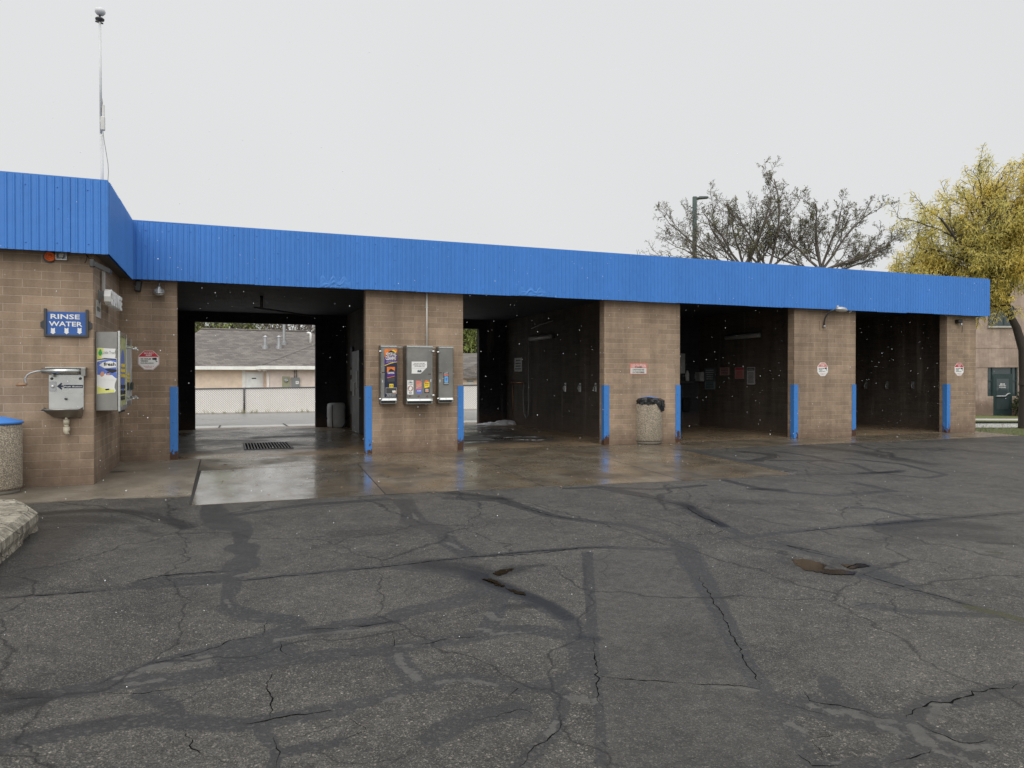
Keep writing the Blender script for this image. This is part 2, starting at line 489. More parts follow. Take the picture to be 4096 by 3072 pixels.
def mat_concrete(name, c1, c2, tint, wet=(.08, .4), pebbles=False, wetbias=0.0):
    m, nt, b = newmat(name); t = NT(nt); p = t.pos()
    n1 = t.noise(p, .7, 6, .62); n2 = t.noise(t.scale(p, 1, .5, 1), 2.6, 5, .65); n3 = t.noise(p, 38, 4, .7)
    c = t.mix(t.mr(t.math('ADD', t.math('MULTIPLY', n1, .6), t.math('MULTIPLY', t.noise(p, 1.7, 5, .7), .4)), .42, .58), c1, c2)
    c = t.mix(t.mr(n2, .46, .7, 0, .75), c, tint)
    c = t.mix(t.mr(n3, .35, .75, .25, 0), c, (.03, .026, .022))
    h = n3
    if pebbles:
        vo = t.n('TexVoronoi', {'Vector': p, 'Scale': 60.0}); vr = t.n('SeparateColor', {0: vo.outputs['Color']}).outputs[0]
        peb = t.math('MULTIPLY', at_(t, 'pebble'), 1.0)
        pc = t.mix(vr, (.03, .027, .024), (.16, .14, .12))
        c = t.mix(peb, c, pc)
        h = t.math('ADD', n3, t.math('MULTIPLY', t.math('MULTIPLY', vo.outputs['Distance'], -3.0), peb))
    st = t.mr(t.noise(p, 11, 4, .7), .66, .74, 0, .5)
    c = t.mix(st, c, (.03, .022, .016))
    t.set(b.inputs['Base Color'], c)
    w = t.mr(t.math('ADD', n1, wetbias), .38, .62)
    r = t.mr(w, 0, 1, wet[1], wet[0])
    r = t.math('ADD', r, t.mr(n2, .35, .7, .10, -.03))
    t.set(b.inputs['Roughness'], t.math('MAXIMUM', r, .05))
    b.inputs['Specular IOR Level'].default_value = .45
    if wet[0] < .2:
        t.set(b.inputs['Coat Weight'], t.math('MULTIPLY', t.mr(w, .1, .7), t.mr(n2, .36, .62, 1, .25))); b.inputs['Coat Roughness'].default_value = .09 if wetbias else .17; b.inputs['Coat IOR'].default_value = 1.33
    t.set(b.inputs['Normal'], t.bump(h, .16 if not pebbles else .35, .006))
    return m


def at_(t, n): return t.n('Attribute', attribute_name=n).outputs['Fac']


M['apron'] = mat_concrete('damp apron concrete', (.066, .053, .037), (.225, .19, .142), (.15, .105, .058), (.13, .38))
M['apron_wet'] = mat_concrete('soaked apron concrete', (.085, .072, .055), (.22, .195, .16), (.14, .105, .068), (.12, .26), wetbias=.06)
M['apron_dry'] = mat_concrete('drying apron concrete', (.16, .137, .106), (.26, .226, .178), (.13, .108, .08), (.22, .5))
M['bayfloor'] = mat_concrete('bay floor', (.20, .15, .095), (.32, .245, .165), (.30, .185, .085), (.16, .5), True)
M['backconcrete'] = mat_concrete('pale back strip', (.50, .49, .46), (.62, .61, .58), (.52, .50, .46), (.3, .55))
M['alley'] = mat('alley asphalt', (.21, .205, .20), .34, var=.2, vs=.8, bump=.2, bs=50)
M['earth'] = mat('earth', (.14, .12, .09), .9, var=.2)
M['joint'] = mat('joint filler', (.02, .018, .016), .7)
M['street'] = mat('far street', (.15, .15, .15), .6, var=.1)


def mat_kerbblock():
    m, nt, b = newmat('crumbling kerb concrete'); t = NT(nt); p = t.pos()
    n1 = t.noise(p, 5, 6, .7); n2 = t.noise(t.scale(p, 5, 5, .8), 2.2, 5, .7); n3 = t.noise(p, 55, 4, .7)
    c = t.mix(t.mr(n1, .35, .65), (.24, .215, .165), (.44, .40, .32))
    up = t.n('SeparateXYZ', {0: t.n('NewGeometry').outputs['True Normal']}).outputs[2]
    c = t.mix(t.math('MULTIPLY', t.mr(n2, .42, .6), .75), c, (.085, .07, .052))
    c = t.mix(t.mr(n3, .3, .5, .5, 0), c, (.10, .085, .065))
    cr = t.n('TexVoronoi', {'Vector': t.n('VectorMath', {0: p, 1: t.n('VectorMath', {0: t.n('TexNoise', {'Vector': p, 'Scale': 4.0}).outputs[1], 1: (.25, .25, .25)}, operation='MULTIPLY').outputs[0]}, operation='ADD').outputs[0], 'Scale': 3.2}, feature='DISTANCE_TO_EDGE')
    ck = t.mr(cr.outputs['Distance'], .0, .022, 1, 0)
    c = t.mix(t.math('MULTIPLY', ck, .7), c, (.03, .025, .02))
    t.set(b.inputs['Base Color'], c); b.inputs['Roughness'].default_value = .85
    t.set(b.inputs['Normal'], t.bump(t.math('SUBTRACT', t.math('ADD', n3, n1), ck), .8, .015))
    return m


M['kerbblock'] = mat_kerbblock()


def mat_shingle():
    m, nt, b = newmat('brown grey shingles'); t = NT(nt); p = t.pos()
    sp = t.n('SeparateXYZ', {0: p})
    vec = t.n('CombineXYZ', {0: t.math('ADD', sp.outputs[0], t.math('MULTIPLY', sp.outputs[1], .33)), 1: t.math('MULTIPLY', sp.outputs[2], 1.0)}).outputs[0]
    br = t.n('TexBrick', {'Vector': vec, 'Color1': (.118, .104, .094), 'Color2': (.205, .182, .165), 'Mortar': (.05, .042, .04), 'Scale': 1.0,
                          'Mortar Size': .006, 'Brick Width': .34, 'Row Height': .075, 'Bias': -.1})
    f = t.mr(t.noise(p, .9, 5), .3, .7, .88, 1.12)
    col = t.n('VectorMath', {0: br.outputs[0]}, operation='SCALE'); t.set(col.inputs['Scale'], f)
    t.set(b.inputs['Base Color'], col.outputs[0]); b.inputs['Roughness'].default_value = .8
    return m


M['shingle'] = mat_shingle()


def mat_slats():
    m, nt, b = newmat('woven fence slats'); t = NT(nt); p = t.pos()
    sp = t.n('SeparateXYZ', {0: p})
    a = t.math('FRACT', t.math('MULTIPLY', t.math('ADD', sp.outputs[0], sp.outputs[2]), 9.5))
    bb = t.math('FRACT', t.math('MULTIPLY', t.math('SUBTRACT', sp.outputs[0], sp.outputs[2]), 9.5))
    w = t.math('MAXIMUM', t.math('LESS_THAN', a, .17), t.math('MULTIPLY', t.math('LESS_THAN', bb, .15), .6))
    s = t.math('LESS_THAN', t.math('FRACT', t.math('MULTIPLY', sp.outputs[0], 12.0)), .1)
    n = t.noise(p, 1.2, 4)
    c = t.mix(n, (.74, .70, .65), (.88, .85, .81))
    c = t.mix(t.math('MULTIPLY', s, .35), c, (.2, .19, .18))
    c = t.mix(t.math('MULTIPLY', w, .8), c, (.10, .10, .10))
    t.set(b.inputs['Base Color'], c); b.inputs['Roughness'].default_value = .6
    return m


M['slats'] = mat_slats()


def mat_leaf(name, cols, sc_=1.3, trans=.25):
    m, nt, b = newmat(name); t = NT(nt); p = t.pos()
    n = t.noise(p, sc_, 3, .6); n2 = t.noise(p, 9, 2)
    c = t.mix(t.mr(n, .38, .62), cols[0], cols[1])
    c = t.mix(t.mr(n2, .45, .75, 0, .7), c, cols[2])
    t.set(b.inputs['Base Color'], c); b.inputs['Roughness'].default_value = .6
    b.inputs['Specular IOR Level'].default_value = .2
    tr = t.n('BsdfTranslucent', {'Color': c}); mx = t.n('MixShader', {0: trans, 1: b.outputs[0], 2: tr.outputs[0]})
    out = [q for q in nt.nodes if q.type == 'OUTPUT_MATERIAL'][0]
    nt.links.new(mx.outputs[0], out.inputs[0])
    return m


M['leaf_gold'] = mat_leaf('golden locust leaf', ((.86, .70, .2), (.62, .60, .24), (.9, .70, .14)), .55, .5)
M['leaf_bud'] = mat_leaf('spring bud leaf', ((.22, .22, .09), (.15, .14, .08), (.3, .3, .14)), 1.5)
M['leaf_green'] = mat_leaf('soft green leaf', ((.34, .40, .12), (.25, .29, .10), (.46, .5, .2)), .7, .3)
M['leaf_olive'] = mat_leaf('olive leaf', ((.38, .38, .19), (.28, .27, .15), (.46, .43, .24)), .7, .3)
M['bush'] = mat_leaf('bush leaf', ((.035, .055, .022), (.06, .075, .03), (.05, .06, .03)), 3)
M['grass'] = mat_leaf('lawn', ((.085, .11, .03), (.13, .13, .05), (.07, .09, .025)), 2.0, 0)

# ------------------------------------------------------------------ ground sheets
BR_Y = [-60, YF - 4.8, YF, 20.9, 37.5, 260]; BR_X = [-160, -1.5, -1.15, -.8, -.45, 18, 60, 240]


def sheet(name, x0, x1, y0, y1, off, m, kind='structure', cut=None):
    xs = sorted({x0, x1, *[x for x in BR_X if x0 < x < x1]}); ys = sorted({y0, y1, *[y for y in BR_Y if y0 < y < y1]})
    mb = MB()
    for i in range(len(xs) - 1):
        for j in range(len(ys) - 1):
            mb.add([(x, y, zg(x, y) + off) for x, y in ((xs[i], ys[j]), (xs[i + 1], ys[j]), (xs[i + 1], ys[j + 1]), (xs[i], ys[j + 1]))], [(0, 1, 2, 3)])
    return tag(mb.build(name, m), kind=kind)


sheet('ground', -160, 240, -60, 260, -.05, M['earth'])
sheet('alley_asphalt', -40, 17.4, 20.9, 37.3, -.02, M['alley'])

# asphalt lot with surveyed seal bands, stains and patches
SEAL, STAIN, PALE, MOSS = [], [], [], []


def line(dst, c, pts, w, s=1.0):
    """surveyed line: ground points with a half width taken at each point"""
    out = []
    n = len(pts)
    for i, (x, y) in enumerate(pts):
        a = pts[max(0, i - 1)]; b = pts[min(n - 1, i + 1)]
        tx, ty = b[0] - a[0], b[1] - a[1]; L = math.hypot(tx, ty) or 1
        g = gnd(c, x, y); g2 = gnd(c, x - ty / L * w / 2, y + tx / L * w / 2)
        hw = min((g2 - g).length, .30)
        out.append((g.x, g.y, max(hw, .02)))
    dst.append((out, s))


for c, pts, w in [
    ('Q1', [(1310, 30), (1335, 100), (1420, 160), (1500, 185), (1490, 280), (1525, 330), (1490, 400), (1450, 480), (1430, 560), (1400, 620), (1430, 680), (1560, 715), (1800, 745)], 60),
    ('Q1', [(1500, 290), (1530, 340), (1490, 410)], 95),
    ('Q1', [(0, 608), (200, 592), (480, 572), (700, 552), (900, 542), (1200, 522), (1440, 503), (1700, 475), (2114, 437)], 18),
    ('Q1', [(790, 550), (870, 500), (1100, 462), (1440, 440)], 16),
    ('Q1', [(840, 530), (1100, 495), (1400, 480)], 36),
    ('Q1', [(0, 1270), (250, 1215), (500, 1175), (800, 1125), (1100, 1110), (1400, 1050), (1700, 1000), (2114, 955)], 80),
    ('Q1', [(560, 1170), (850, 1045), (1170, 960), (1400, 905), (1660, 845), (1900, 805), (2114, 790)], 50),
    ('Q1', [(1480, 960), (1600, 920), (1720, 930)], 110),
    ('Q1', [(1640, 850), (1760, 810), (1830, 760)], 60),
    ('Q1', [(0, 1530), (200, 1480), (420, 1440), (700, 1385), (1000, 1350), (1200, 1378), (1480, 1388), (1700, 1360), (2114, 1290)], 85),
    ('Q1', [(900, 1200), (1050, 1270), (1140, 1340), (1120, 1410)], 70),
    ('Q1', [(1600, 1400), (1660, 1480), (1720, 1560), (1690, 1659)], 70),
    ('Q1', [(1740, 1565), (1900, 1530), (2114, 1500)], 60),
    ('Q2', [(380, 5), (420, 60), (450, 140), (600, 180), (650, 230), (660, 260), (720, 300), (800, 350)], 42),
    ('Q2', [(0, 435), (300, 410), (560, 377), (800, 352), (1200, 317), (1560, 292), (2114, 308)], 18),
    ('Q2', [(420, 405), (640, 430), (800, 470), (900, 520), (1000, 560), (1130, 600), (1280, 660), (1400, 740), (1540, 860)], 60),
    ('Q2', [(0, 775), (300, 742), (400, 692), (700, 632), (900, 560)], 60),
    ('Q2', [(0, 960), (250, 932), (500, 892), (850, 842), (1000, 803), (1200, 800), (1450, 850)], 60),
    ('Q2', [(330, 960), (400, 1060), (480, 1140), (540, 1150)], 90),
    ('Q2', [(0, 1290), (250, 1222), (480, 1152), (580, 1112), (750, 1092), (900, 1112), (1080, 1172), (1250, 1150), (1400, 1092), (1560, 1062)], 60),
    ('Q2', [(560, 1480), (640, 1420), (820, 1345), (1080, 1295)], 110),
    ('Q2', [(1250, 1150), (1360, 1200), (1365, 1300), (1320, 1420), (1200, 1540), (1090, 1659)], 80),
    ('Q2', [(1520, 330), (1540, 600), (1555, 850), (1575, 1100), (1600, 1400), (1610, 1659)], 66),
    ('Q2', [(1460, 850), (1500, 1000), (1540, 1060)], 130),
    ('Q2', [(900, 560), (980, 600), (960, 700), (900, 790)], 70),
    ('Q3', [(0, 280), (60, 400), (150, 540), (240, 720), (330, 900), (420, 1060), (520, 1210), (620, 1330), (720, 1480), (800, 1640)], 70),
    ('Q3', [(560, 1230), (700, 1285), (860, 1320), (1000, 1375), (1200, 1395), (1330, 1400), (1400, 1450)], 80),
    ('Q3', [(780, 1235), (900, 1262), (1050, 1302), (1200, 1352), (1380, 1362), (1440, 1312), (1540, 1252), (1700, 1250), (1850, 1202), (2111, 1150)], 66),
    ('Q3', [(1400, 1380), (1550, 1442), (1700, 1502), (1850, 1490)], 80),
    ('Q3', [(1400, 1440), (1440, 1540), (1560, 1560), (1780, 1570)], 80),
    ('Q3', [(1440, 1560), (1300, 1632), (1100, 1645), (900, 1652)], 80),
    ('Q3', [(900, 1110), (920, 1180), (1000, 1250), (1060, 1290)], 80),
    ('Q3', [(590, 270), (780, 320), (950, 360), (1090, 395), (1250, 470), (1400, 530)], 36),
    ('Q3', [(1080, 462), (1300, 522), (1600, 602), (1800, 662), (2000, 712), (2111, 742)], 22),
    ('Q3', [(1110, 650), (1400, 690), (1700, 705), (2000, 715)], 30),
    ('Q3', [(250, 240), (420, 226), (700, 192), (1000, 166), (1300, 142), (1700, 110), (2111, 76)], 16),
    ('O', [(0, 505), (300, 515), (400, 550), (600, 610), (800, 640), (1050, 665), (1250, 720), (1350, 770)], 18),
    ('O', [(880, 440), (1100, 480), (1390, 555), (1450, 600), (1610, 670), (1760, 740)], 18),
    ('O', [(1500, 430), (1200, 455), (900, 440), (680, 448)], 9),
    ('N', [(380, 660), (600, 630), (800, 600), (950, 580), (1200, 565), (1430, 548)], 16),
    ('P', [(130, 290), (330, 308), (362, 325), (250, 348), (230, 358), (0, 350)], 12),
    ('P', [(350, 355), (700, 355), (950, 382), (1100, 440)], 7), ('P', [(540, 460), (900, 456), (1150, 450), (1300, 430)], 10),
    ('P', [(0, 500), (300, 572), (500, 592), (800, 615), (1100, 590), (1240, 580), (960, 520)], 12),
    ('P', [(400, 290), (650, 325), (800, 360)], 7), ('P', [(1150, 270), (1700, 270), (2212, 330)], 7),
    ('P', [(930, 705), (1100, 710), (1300, 755), (1500, 800)], 12),
    ('P', [(900, 340), (1300, 380), (1640, 460), (1500, 485), (1150, 450)], 7),
]:
    line(SEAL, c, pts, w)
for c, pts, w, s in [
    ('Q1', [(0, 520), (120, 420), (260, 280), (400, 180)], 130, .62), ('Q1', [(250, 125), (450, 120), (660, 125)], 60, .65),
    ('Q1', [(250, 85), (600, 65), (800, 70), (950, 95), (1060, 130), (1160, 170)], 26, .8), ('Q1', [(880, 90), (1000, 60), (1060, 120)], 60, .5),
    ('Q1', [(900, 165), (880, 190), (960, 210)], 24, .5), ('Q1', [(0, 1480), (420, 1400), (760, 1345)], 55, .45),
    ('Q1', [(0, 850), (400, 830), (800, 900)], 260, .22), ('Q2', [(20, 210), (250, 190), (360, 185)], 60, .4),
    ('Q2', [(560, 395), (800, 425), (860, 480)], 70, .85), ('Q2', [(870, 490), (1000, 545), (1130, 585), (1280, 650), (1400, 730)], 40, .95),
    ('Q2', [(1100, 415), (1240, 405)], 22, .7), ('Q2', [(1100, 140), (1330, 150)], 60, .3), ('Q2', [(1050, 660), (1200, 650), (1280, 640)], 40, .7),
    ('Q2', [(1490, 850), (1560, 860)], 40, .8), ('Q2', [(120, 775), (340, 750)], 24, .6), ('Q2', [(1500, 390), (1505, 560)], 36, .45),
    ('Q2', [(600, 1450), (1000, 1560)], 200, .2), ('Q3', [(1260, 175), (1450, 145), (1650, 150), (1840, 165)], 50, .75), ('Q3', [(1300, 195), (1500, 215), (1850, 235)], 50, .6),
    ('Q3', [(1450, 180), (1800, 200)], 60, .45), ('Q3', [(1860, 262), (2030, 272)], 18, .8), ('Q3', [(300, 400), (640, 380)], 70, .28), ('Q3', [(640, 372), (760, 410), (900, 446), (1080, 462), (1200, 470)], 60, .55), ('Q3', [(960, 400), (1180, 412)], 34, .6), ('Q2', [(850, 440), (960, 460), (1080, 425)], 50, .8), ('Q2', [(840, 480), (940, 510), (1050, 555)], 46, .9), ('Q2', [(600, 380), (760, 385)], 40, .5), ('Q3', [(1700, 540), (1830, 570)], 60, .4),
    ('Q3', [(1840, 900), (2111, 800)], 160, .3), ('Q3', [(1100, 1100), (1300, 1250)], 200, .18), ('Q3', [(0, 20), (250, 160)], 20, .7),
    ('O', [(0, 475), (150, 490), (300, 505)], 18, .75), ('O', [(1610, 525), (1850, 530), (2050, 530)], 34, .45), ('O', [(1780, 452), (1960, 455)], 10, .8),
    ('O', [(1260, 555), (1600, 660)], 0.1, .0), ('P', [(600, 250), (1000, 292), (1300, 350), (1500, 380)], 20, .6), ('P', [(300, 565), (420, 575)], 16, .8),
    ('P', [(1000, 448), (1280, 440)], 10, .8), ('P', [(1900, 210), (2212, 220)], 26, .6), ('P', [(1450, 215), (2212, 190)], 14, .35), ('N', [(1800, 510), (1980, 530), (2212, 545)], 14, .6),
    ('N', [(-40, 640), (80, 680), (160, 720)], 24, .75),
]:
    line(STAIN, c, pts, w, s)
for c, pts, w in [
    ('Q1', [(890, 1045), (1030, 1020)], 30), ('Q1', [(730, 1105), (830, 1080)], 24), ('Q1', [(1220, 1000), (1260, 985)], 44), ('Q1', [(1720, 865), (1900, 835), (2114, 815)], 20),
    ('Q1', [(930, 1120), (1000, 1115)], 14), ('Q1', [(800, 1135), (860, 1140)], 14), ('Q1', [(1400, 620), (1430, 665)], 22), ('Q1', [(1470, 470), (1510, 460)], 14), ('Q1', [(1780, 790), (1810, 785)], 14),
    ('Q1', [(1150, 535), (1220, 530)], 8), ('Q2', [(0, 812), (60, 812)], 14), ('Q2', [(180, 808), (260, 800)], 14), ('Q2', [(330, 805), (420, 792)], 14), ('Q2', [(340, 905), (420, 900)], 14),
    ('Q2', [(350, 950), (360, 1010), (420, 1060), (470, 1110)], 34), ('Q2', [(590, 1135), (740, 1110), (860, 1125), (960, 1145)], 26), ('Q2', [(270, 1245), (380, 1210)], 12),
    ('Q2', [(910, 700), (940, 730)], 30), ('Q2', [(860, 800), (910, 810)], 30), ('Q2', [(930, 832), (1100, 818)], 12), ('Q2', [(650, 865), (740, 860)], 9), ('Q2', [(1440, 1225), (1540, 1240)], 60),
    ('Q2', [(1330, 1370), (1280, 1450)], 26), ('Q2', [(970, 745), (1000, 740)], 16), ('Q2', [(650, 205), (690, 215)], 10), ('Q2', [(660, 265), (740, 305)], 12), ('Q2', [(670, 760), (700, 750)], 14),
    ('Q3', [(780, 1270), (860, 1290)], 24), ('Q3', [(910, 1310), (1040, 1305)], 36), ('Q3', [(1070, 1330), (1180, 1360), (1290, 1365)], 32), ('Q3', [(1250, 1410), (1350, 1450)], 40),
    ('Q3', [(1560, 1270), (1640, 1265)], 16), ('Q3', [(1570, 1285), (1540, 1365)], 40), ('Q3', [(1440, 1410), (1520, 1510)], 56), ('Q3', [(1590, 1460), (1780, 1540)], 40), ('Q3', [(1800, 1530), (1910, 1530)], 40),
    ('Q3', [(1580, 1555), (1740, 1600)], 14), ('Q3', [(1740, 1610), (1850, 1659)], 18), ('Q3', [(650, 1380), (740, 1425)], 20), ('Q3', [(900, 1625), (960, 1630)], 14), ('Q3', [(200, 1155), (340, 1160)], 10),
    ('Q3', [(400, 1170), (450, 1178)], 12), ('Q3', [(1820, 315), (1910, 325)], 22), ('Q3', [(640, 20), (1100, 150)], 14), ('P', [(1200, 455), (1500, 505), (1900, 550)], 6), ('P', [(1640, 465), (2212, 525)], 6), ('Q2', [(440, 80), (470, 130)], 10),
]:
    line(PALE, c, pts, w, .5 if w < 8 or pts[0] == (640, 20) else .9)
line(MOSS, 'Q3', [(1780, 665), (1950, 700), (2111, 745)], 26)
line(MOSS, 'Q3', [(1900, 322), (1960, 326)], 10)
line(STAIN, 'Q3', [(1750, 650), (1950, 705), (2111, 760)], 60, .4)


def field(px_, py_, lines):
    out = np.zeros(px_.shape, np.float32)
    for pts, s in lines:
        if s == 0: continue
        for (ax, ay, aw), (bx, by, bw) in zip(pts[:-1], pts[1:]):
            W = max(aw, bw) * 2.2
            sel = np.nonzero((px_ > min(ax, bx) - W) & (px_ < max(ax, bx) + W) & (py_ > min(ay, by) - W) & (py_ < max(ay, by) + W))[0]
            if not len(sel): continue
            qx, qy = px_[sel], py_[sel]
            dx, dy = bx - ax, by - ay; L2 = dx * dx + dy * dy + 1e-9
            t = np.clip(((qx - ax) * dx + (qy - ay) * dy) / L2, 0, 1)
            d = np.hypot(qx - ax - t * dx, qy - ay - t * dy) / (aw + t * (bw - aw))
            out[sel] = np.maximum(out[sel], s * np.clip(1.5 - d, 0, 1))
    return out


def lot():
    vs, fs, base = [], [], 0
    for (x0, x1, y0, y1, st) in [(-40, 17.42, -40, 1.5, 2.0), (-40, -6, 1.5, YF - .0, 1.0), (-6, 9, 1.5, 8.2, .022), (9, 17.42, 1.5, 8.2, .06), (-6, 17.42, 8.2, YF, .045)]:
        nx = max(1, round((x1 - x0) / st)); ny = max(1, round((y1 - y0) / st))
        X, Y = np.meshgrid(np.linspace(x0, x1, nx + 1), np.linspace(y0, y1, ny + 1))
        vs.append(np.stack([X.ravel(), Y.ravel()], 1))
        i = np.arange(nx * ny); r, c = i // nx, i % nx; a = base + r * (nx + 1) + c
        fs.append(np.stack([a, a + 1, a + nx + 2, a + nx + 1], 1)); base += (nx + 1) * (ny + 1)
    V = np.concatenate(vs).astype(np.float32); Fq = np.concatenate(fs).astype(np.int32)
    co = np.zeros((len(V), 3), np.float32); co[:, :2] = V; tt = np.clip((V[:, 0] + 1.5) / 1.05, 0, 1); tt = tt * tt * (3 - 2 * tt)
    co[:, 2] = -.0106 * (YF - V[:, 1]) - .013 * np.minimum(YF - V[:, 1], 4.8) * tt
    me = bpy.data.meshes.new('asphalt_lot')
    me.vertices.add(len(V)); me.vertices.foreach_set('co', co.ravel())
    me.loops.add(Fq.size); me.loops.foreach_set('vertex_index', Fq.ravel())
    me.polygons.add(len(Fq)); me.polygons.foreach_set('loop_start', np.arange(0, Fq.size, 4, dtype=np.int32))
    me.polygons.foreach_set('loop_total', np.full(len(Fq), 4, np.int32))
    me.update(calc_edges=True)
    x, y = V[:, 0], V[:, 1]
    newer = np.zeros(len(V), np.float32)
    A = [gnd('Q2', *p) for p in ((1530, 330), (1560, 850), (1600, 1400), (1610, 1659))]; B_ = [gnd('Q3', *p) for p in ((0, 300), (240, 720), (520, 1210), (800, 1640))]
    ay = np.array([p.y for p in A][::-1]); ax = np.array([p.x for p in A][::-1]); by = np.array([p.y for p in B_][::-1]); bx = np.array([p.x for p in B_][::-1])
    newer[(x > np.interp(y, ay, ax)) & (x < np.interp(y, by, bx)) & (y < A[0].y)] = 1
    for n, L in (('seal', SEAL), ('stain', STAIN), ('pale', PALE), ('moss', MOSS)):
        a = me.attributes.new(n, 'FLOAT', 'POINT'); a.data.foreach_set('value', field(x, y, L))
    a = me.attributes.new('newer', 'FLOAT', 'POINT'); a.data.foreach_set('value', newer)
    me.materials.append(M['asphalt'])
    o = bpy.data.objects.new('asphalt_lot', me); COL.objects.link(o); tag(o, kind='structure')


lot()

# open hairline cracks: thin ragged ribbons of dark filler on the asphalt
ck = MB(); rg = random.Random(3)
for c, pts, w in [
    ('Q1', [(0, 610), (200, 594), (480, 574), (700, 556)], .012), ('Q1', [(850, 498), (1000, 470), (1250, 448), (1440, 440)], .016), ('Q1', [(1440, 505), (1700, 477), (2114, 437)], .010),
    ('Q1', [(600, 1150), (700, 1095)], .012), ('Q1', [(900, 1025), (1150, 965), (1380, 900), (1420, 870), (1660, 840)], .007), ('Q1', [(1650, 740), (1640, 790), (1630, 835)], .006),
    ('Q1', [(1740, 870), (1725, 940), (1830, 970)], .006), ('Q1', [(1680, 1060), (1650, 1150), (1680, 1230), (1685, 1360)], .007), ('Q1', [(1130, 1420), (1170, 1480), (1190, 1540), (1260, 1590), (1420, 1625)], .006),
    ('Q1', [(1460, 1390), (1600, 1375), (1800, 1340), (2114, 1292)], .008), ('Q1', [(1680, 1470), (1735, 1560), (1700, 1659)], .007), ('Q1', [(640, 1190), (900, 1200), (1180, 1150)], .006), ('Q1', [(1450, 1600), (1460, 1659)], .007),
    ('Q1', [(0, 1245), (270, 1215)], .006), ('Q1', [(1860, 808), (2114, 790)], .01),
    ('Q2', [(0, 437), (300, 412), (560, 378), (800, 353), (1200, 318), (1480, 298)], .012), ('Q2', [(0, 785), (200, 775), (340, 745)], .014), ('Q2', [(310, 800), (325, 860), (310, 940)], .006), ('Q2', [(0, 970), (110, 960)], .010),
    ('Q2', [(420, 910), (560, 892), (860, 690)], .0001), ('Q2', [(1560, 850), (1575, 1000), (1580, 1100), (1605, 1300)], .006), ('Q2', [(1585, 1090), (1870, 1120), (2114, 1130)], .008), ('Q2', [(950, 1140), (1080, 1165), (1020, 1240)], .006),
    ('Q2', [(700, 740), (860, 685)], .006), ('Q2', [(820, 1370), (1000, 1330), (1090, 1300), (1180, 1320)], .006), ('Q2', [(1370, 1340), (1350, 1420), (1160, 1570), (1100, 1659)], .007), ('Q2', [(20, 1340), (110, 1390), (150, 1430), (0, 1485)], .006),
    ('Q2', [(1600, 1500), (1640, 1540)], .007), ('Q2', [(1090, 1170), (1240, 1190)], .005), ('Q2', [(430, 905), (620, 870), (860, 840)], .006),
    ('Q3', [(0, 1132), (240, 1146), (490, 1165)], .008), ('Q3', [(90, 470), (160, 580), (270, 760), (340, 910), (430, 1070), (490, 1165)], .006), ('Q3', [(610, 1262), (780, 1300), (900, 1340)], .006), ('Q3', [(740, 1180), (780, 1245), (960, 1275), (1110, 1305), (1200, 1350), (1300, 1360)], .007),
    ('Q3', [(1380, 1355), (1440, 1310), (1540, 1250), (1660, 1255), (1800, 1190), (2111, 1140)], .009), ('Q3', [(1390, 1160), (1470, 1200), (1600, 1225)], .006), ('Q3', [(830, 1480), (930, 1450), (760, 1440)], .007), ('Q3', [(780, 1490), (830, 1540), (855, 1590)], .011),
    ('Q3', [(1430, 1380), (1550, 1440), (1740, 1510), (1900, 1490)], .007), ('Q3', [(1270, 1630), (1450, 1590), (1540, 1545)], .008), ('Q3', [(700, 1570), (800, 1650), (1000, 1640)], .008), ('Q3', [(340, 905), (440, 905), (540, 885)], .006),
    ('Q3', [(1090, 452), (1300, 520), (1600, 600), (1800, 660)], .009), ('Q3', [(590, 268), (780, 320), (980, 365)], .009), ('Q3', [(1620, 1165), (1700, 1190)], .006),
    ('O', [(400, 550), (600, 610), (800, 640)], .012), ('O', [(1390, 555), (1450, 600), (1610, 670)], .016), ('O', [(950, 470), (1200, 505), (1390, 555)], .008), ('O', [(130, 855), (500, 835), (760, 800), (1000, 790)], .010), ('Q3', [(0, 215), (200, 210), (260, 180)], .008),
    ('O', [(1930, 770), (2212, 830)], .012), ('Q3', [(640, 205), (1000, 168), (1500, 125), (2111, 78)], .008),
]:
    if w < .001: continue
    P = [gnd(c, *p) for p in pts]; L_, R_ = [], []
    for i in range(len(P) - 1):
        d = P[i + 1] - P[i]; n = max(2, int(d.length / .03)); wv = rg.uniform(0, 6); nn = Vector((-d.y, d.x, 0)).normalized()
        for k in range(n + (i == len(P) - 2)):
            q = P[i] + d * (k / n) + nn * (rg.gauss(0, .0045) + .010 * math.sin(wv + k * .9) * math.sin(k * .37 + wv)); h = w * rg.uniform(.08, .72)
            L_.append((q, nn * h)); R_.append(q)
    m_ = len(L_); tp = [min(1, .1 + min(i, m_ - 1 - i) / 7) for i in range(m_)]
    L_, R_ = [q + o * k for (q, o), k in zip(L_, tp)], [q - o * k for (q, o), k in zip(L_, tp)]
    vs = [(q.x, q.y, zg(q.x, q.y) + .0015) for q in L_] + [(q.x, q.y, zg(q.x, q.y) + .0015) for q in R_]; n = len(L_)
    ck.add(vs, [(i, i + 1, n + i + 1, n + i) for i in range(n - 1)])
tag(ck.build('pavement_cracks', M['pit']), kind='structure')

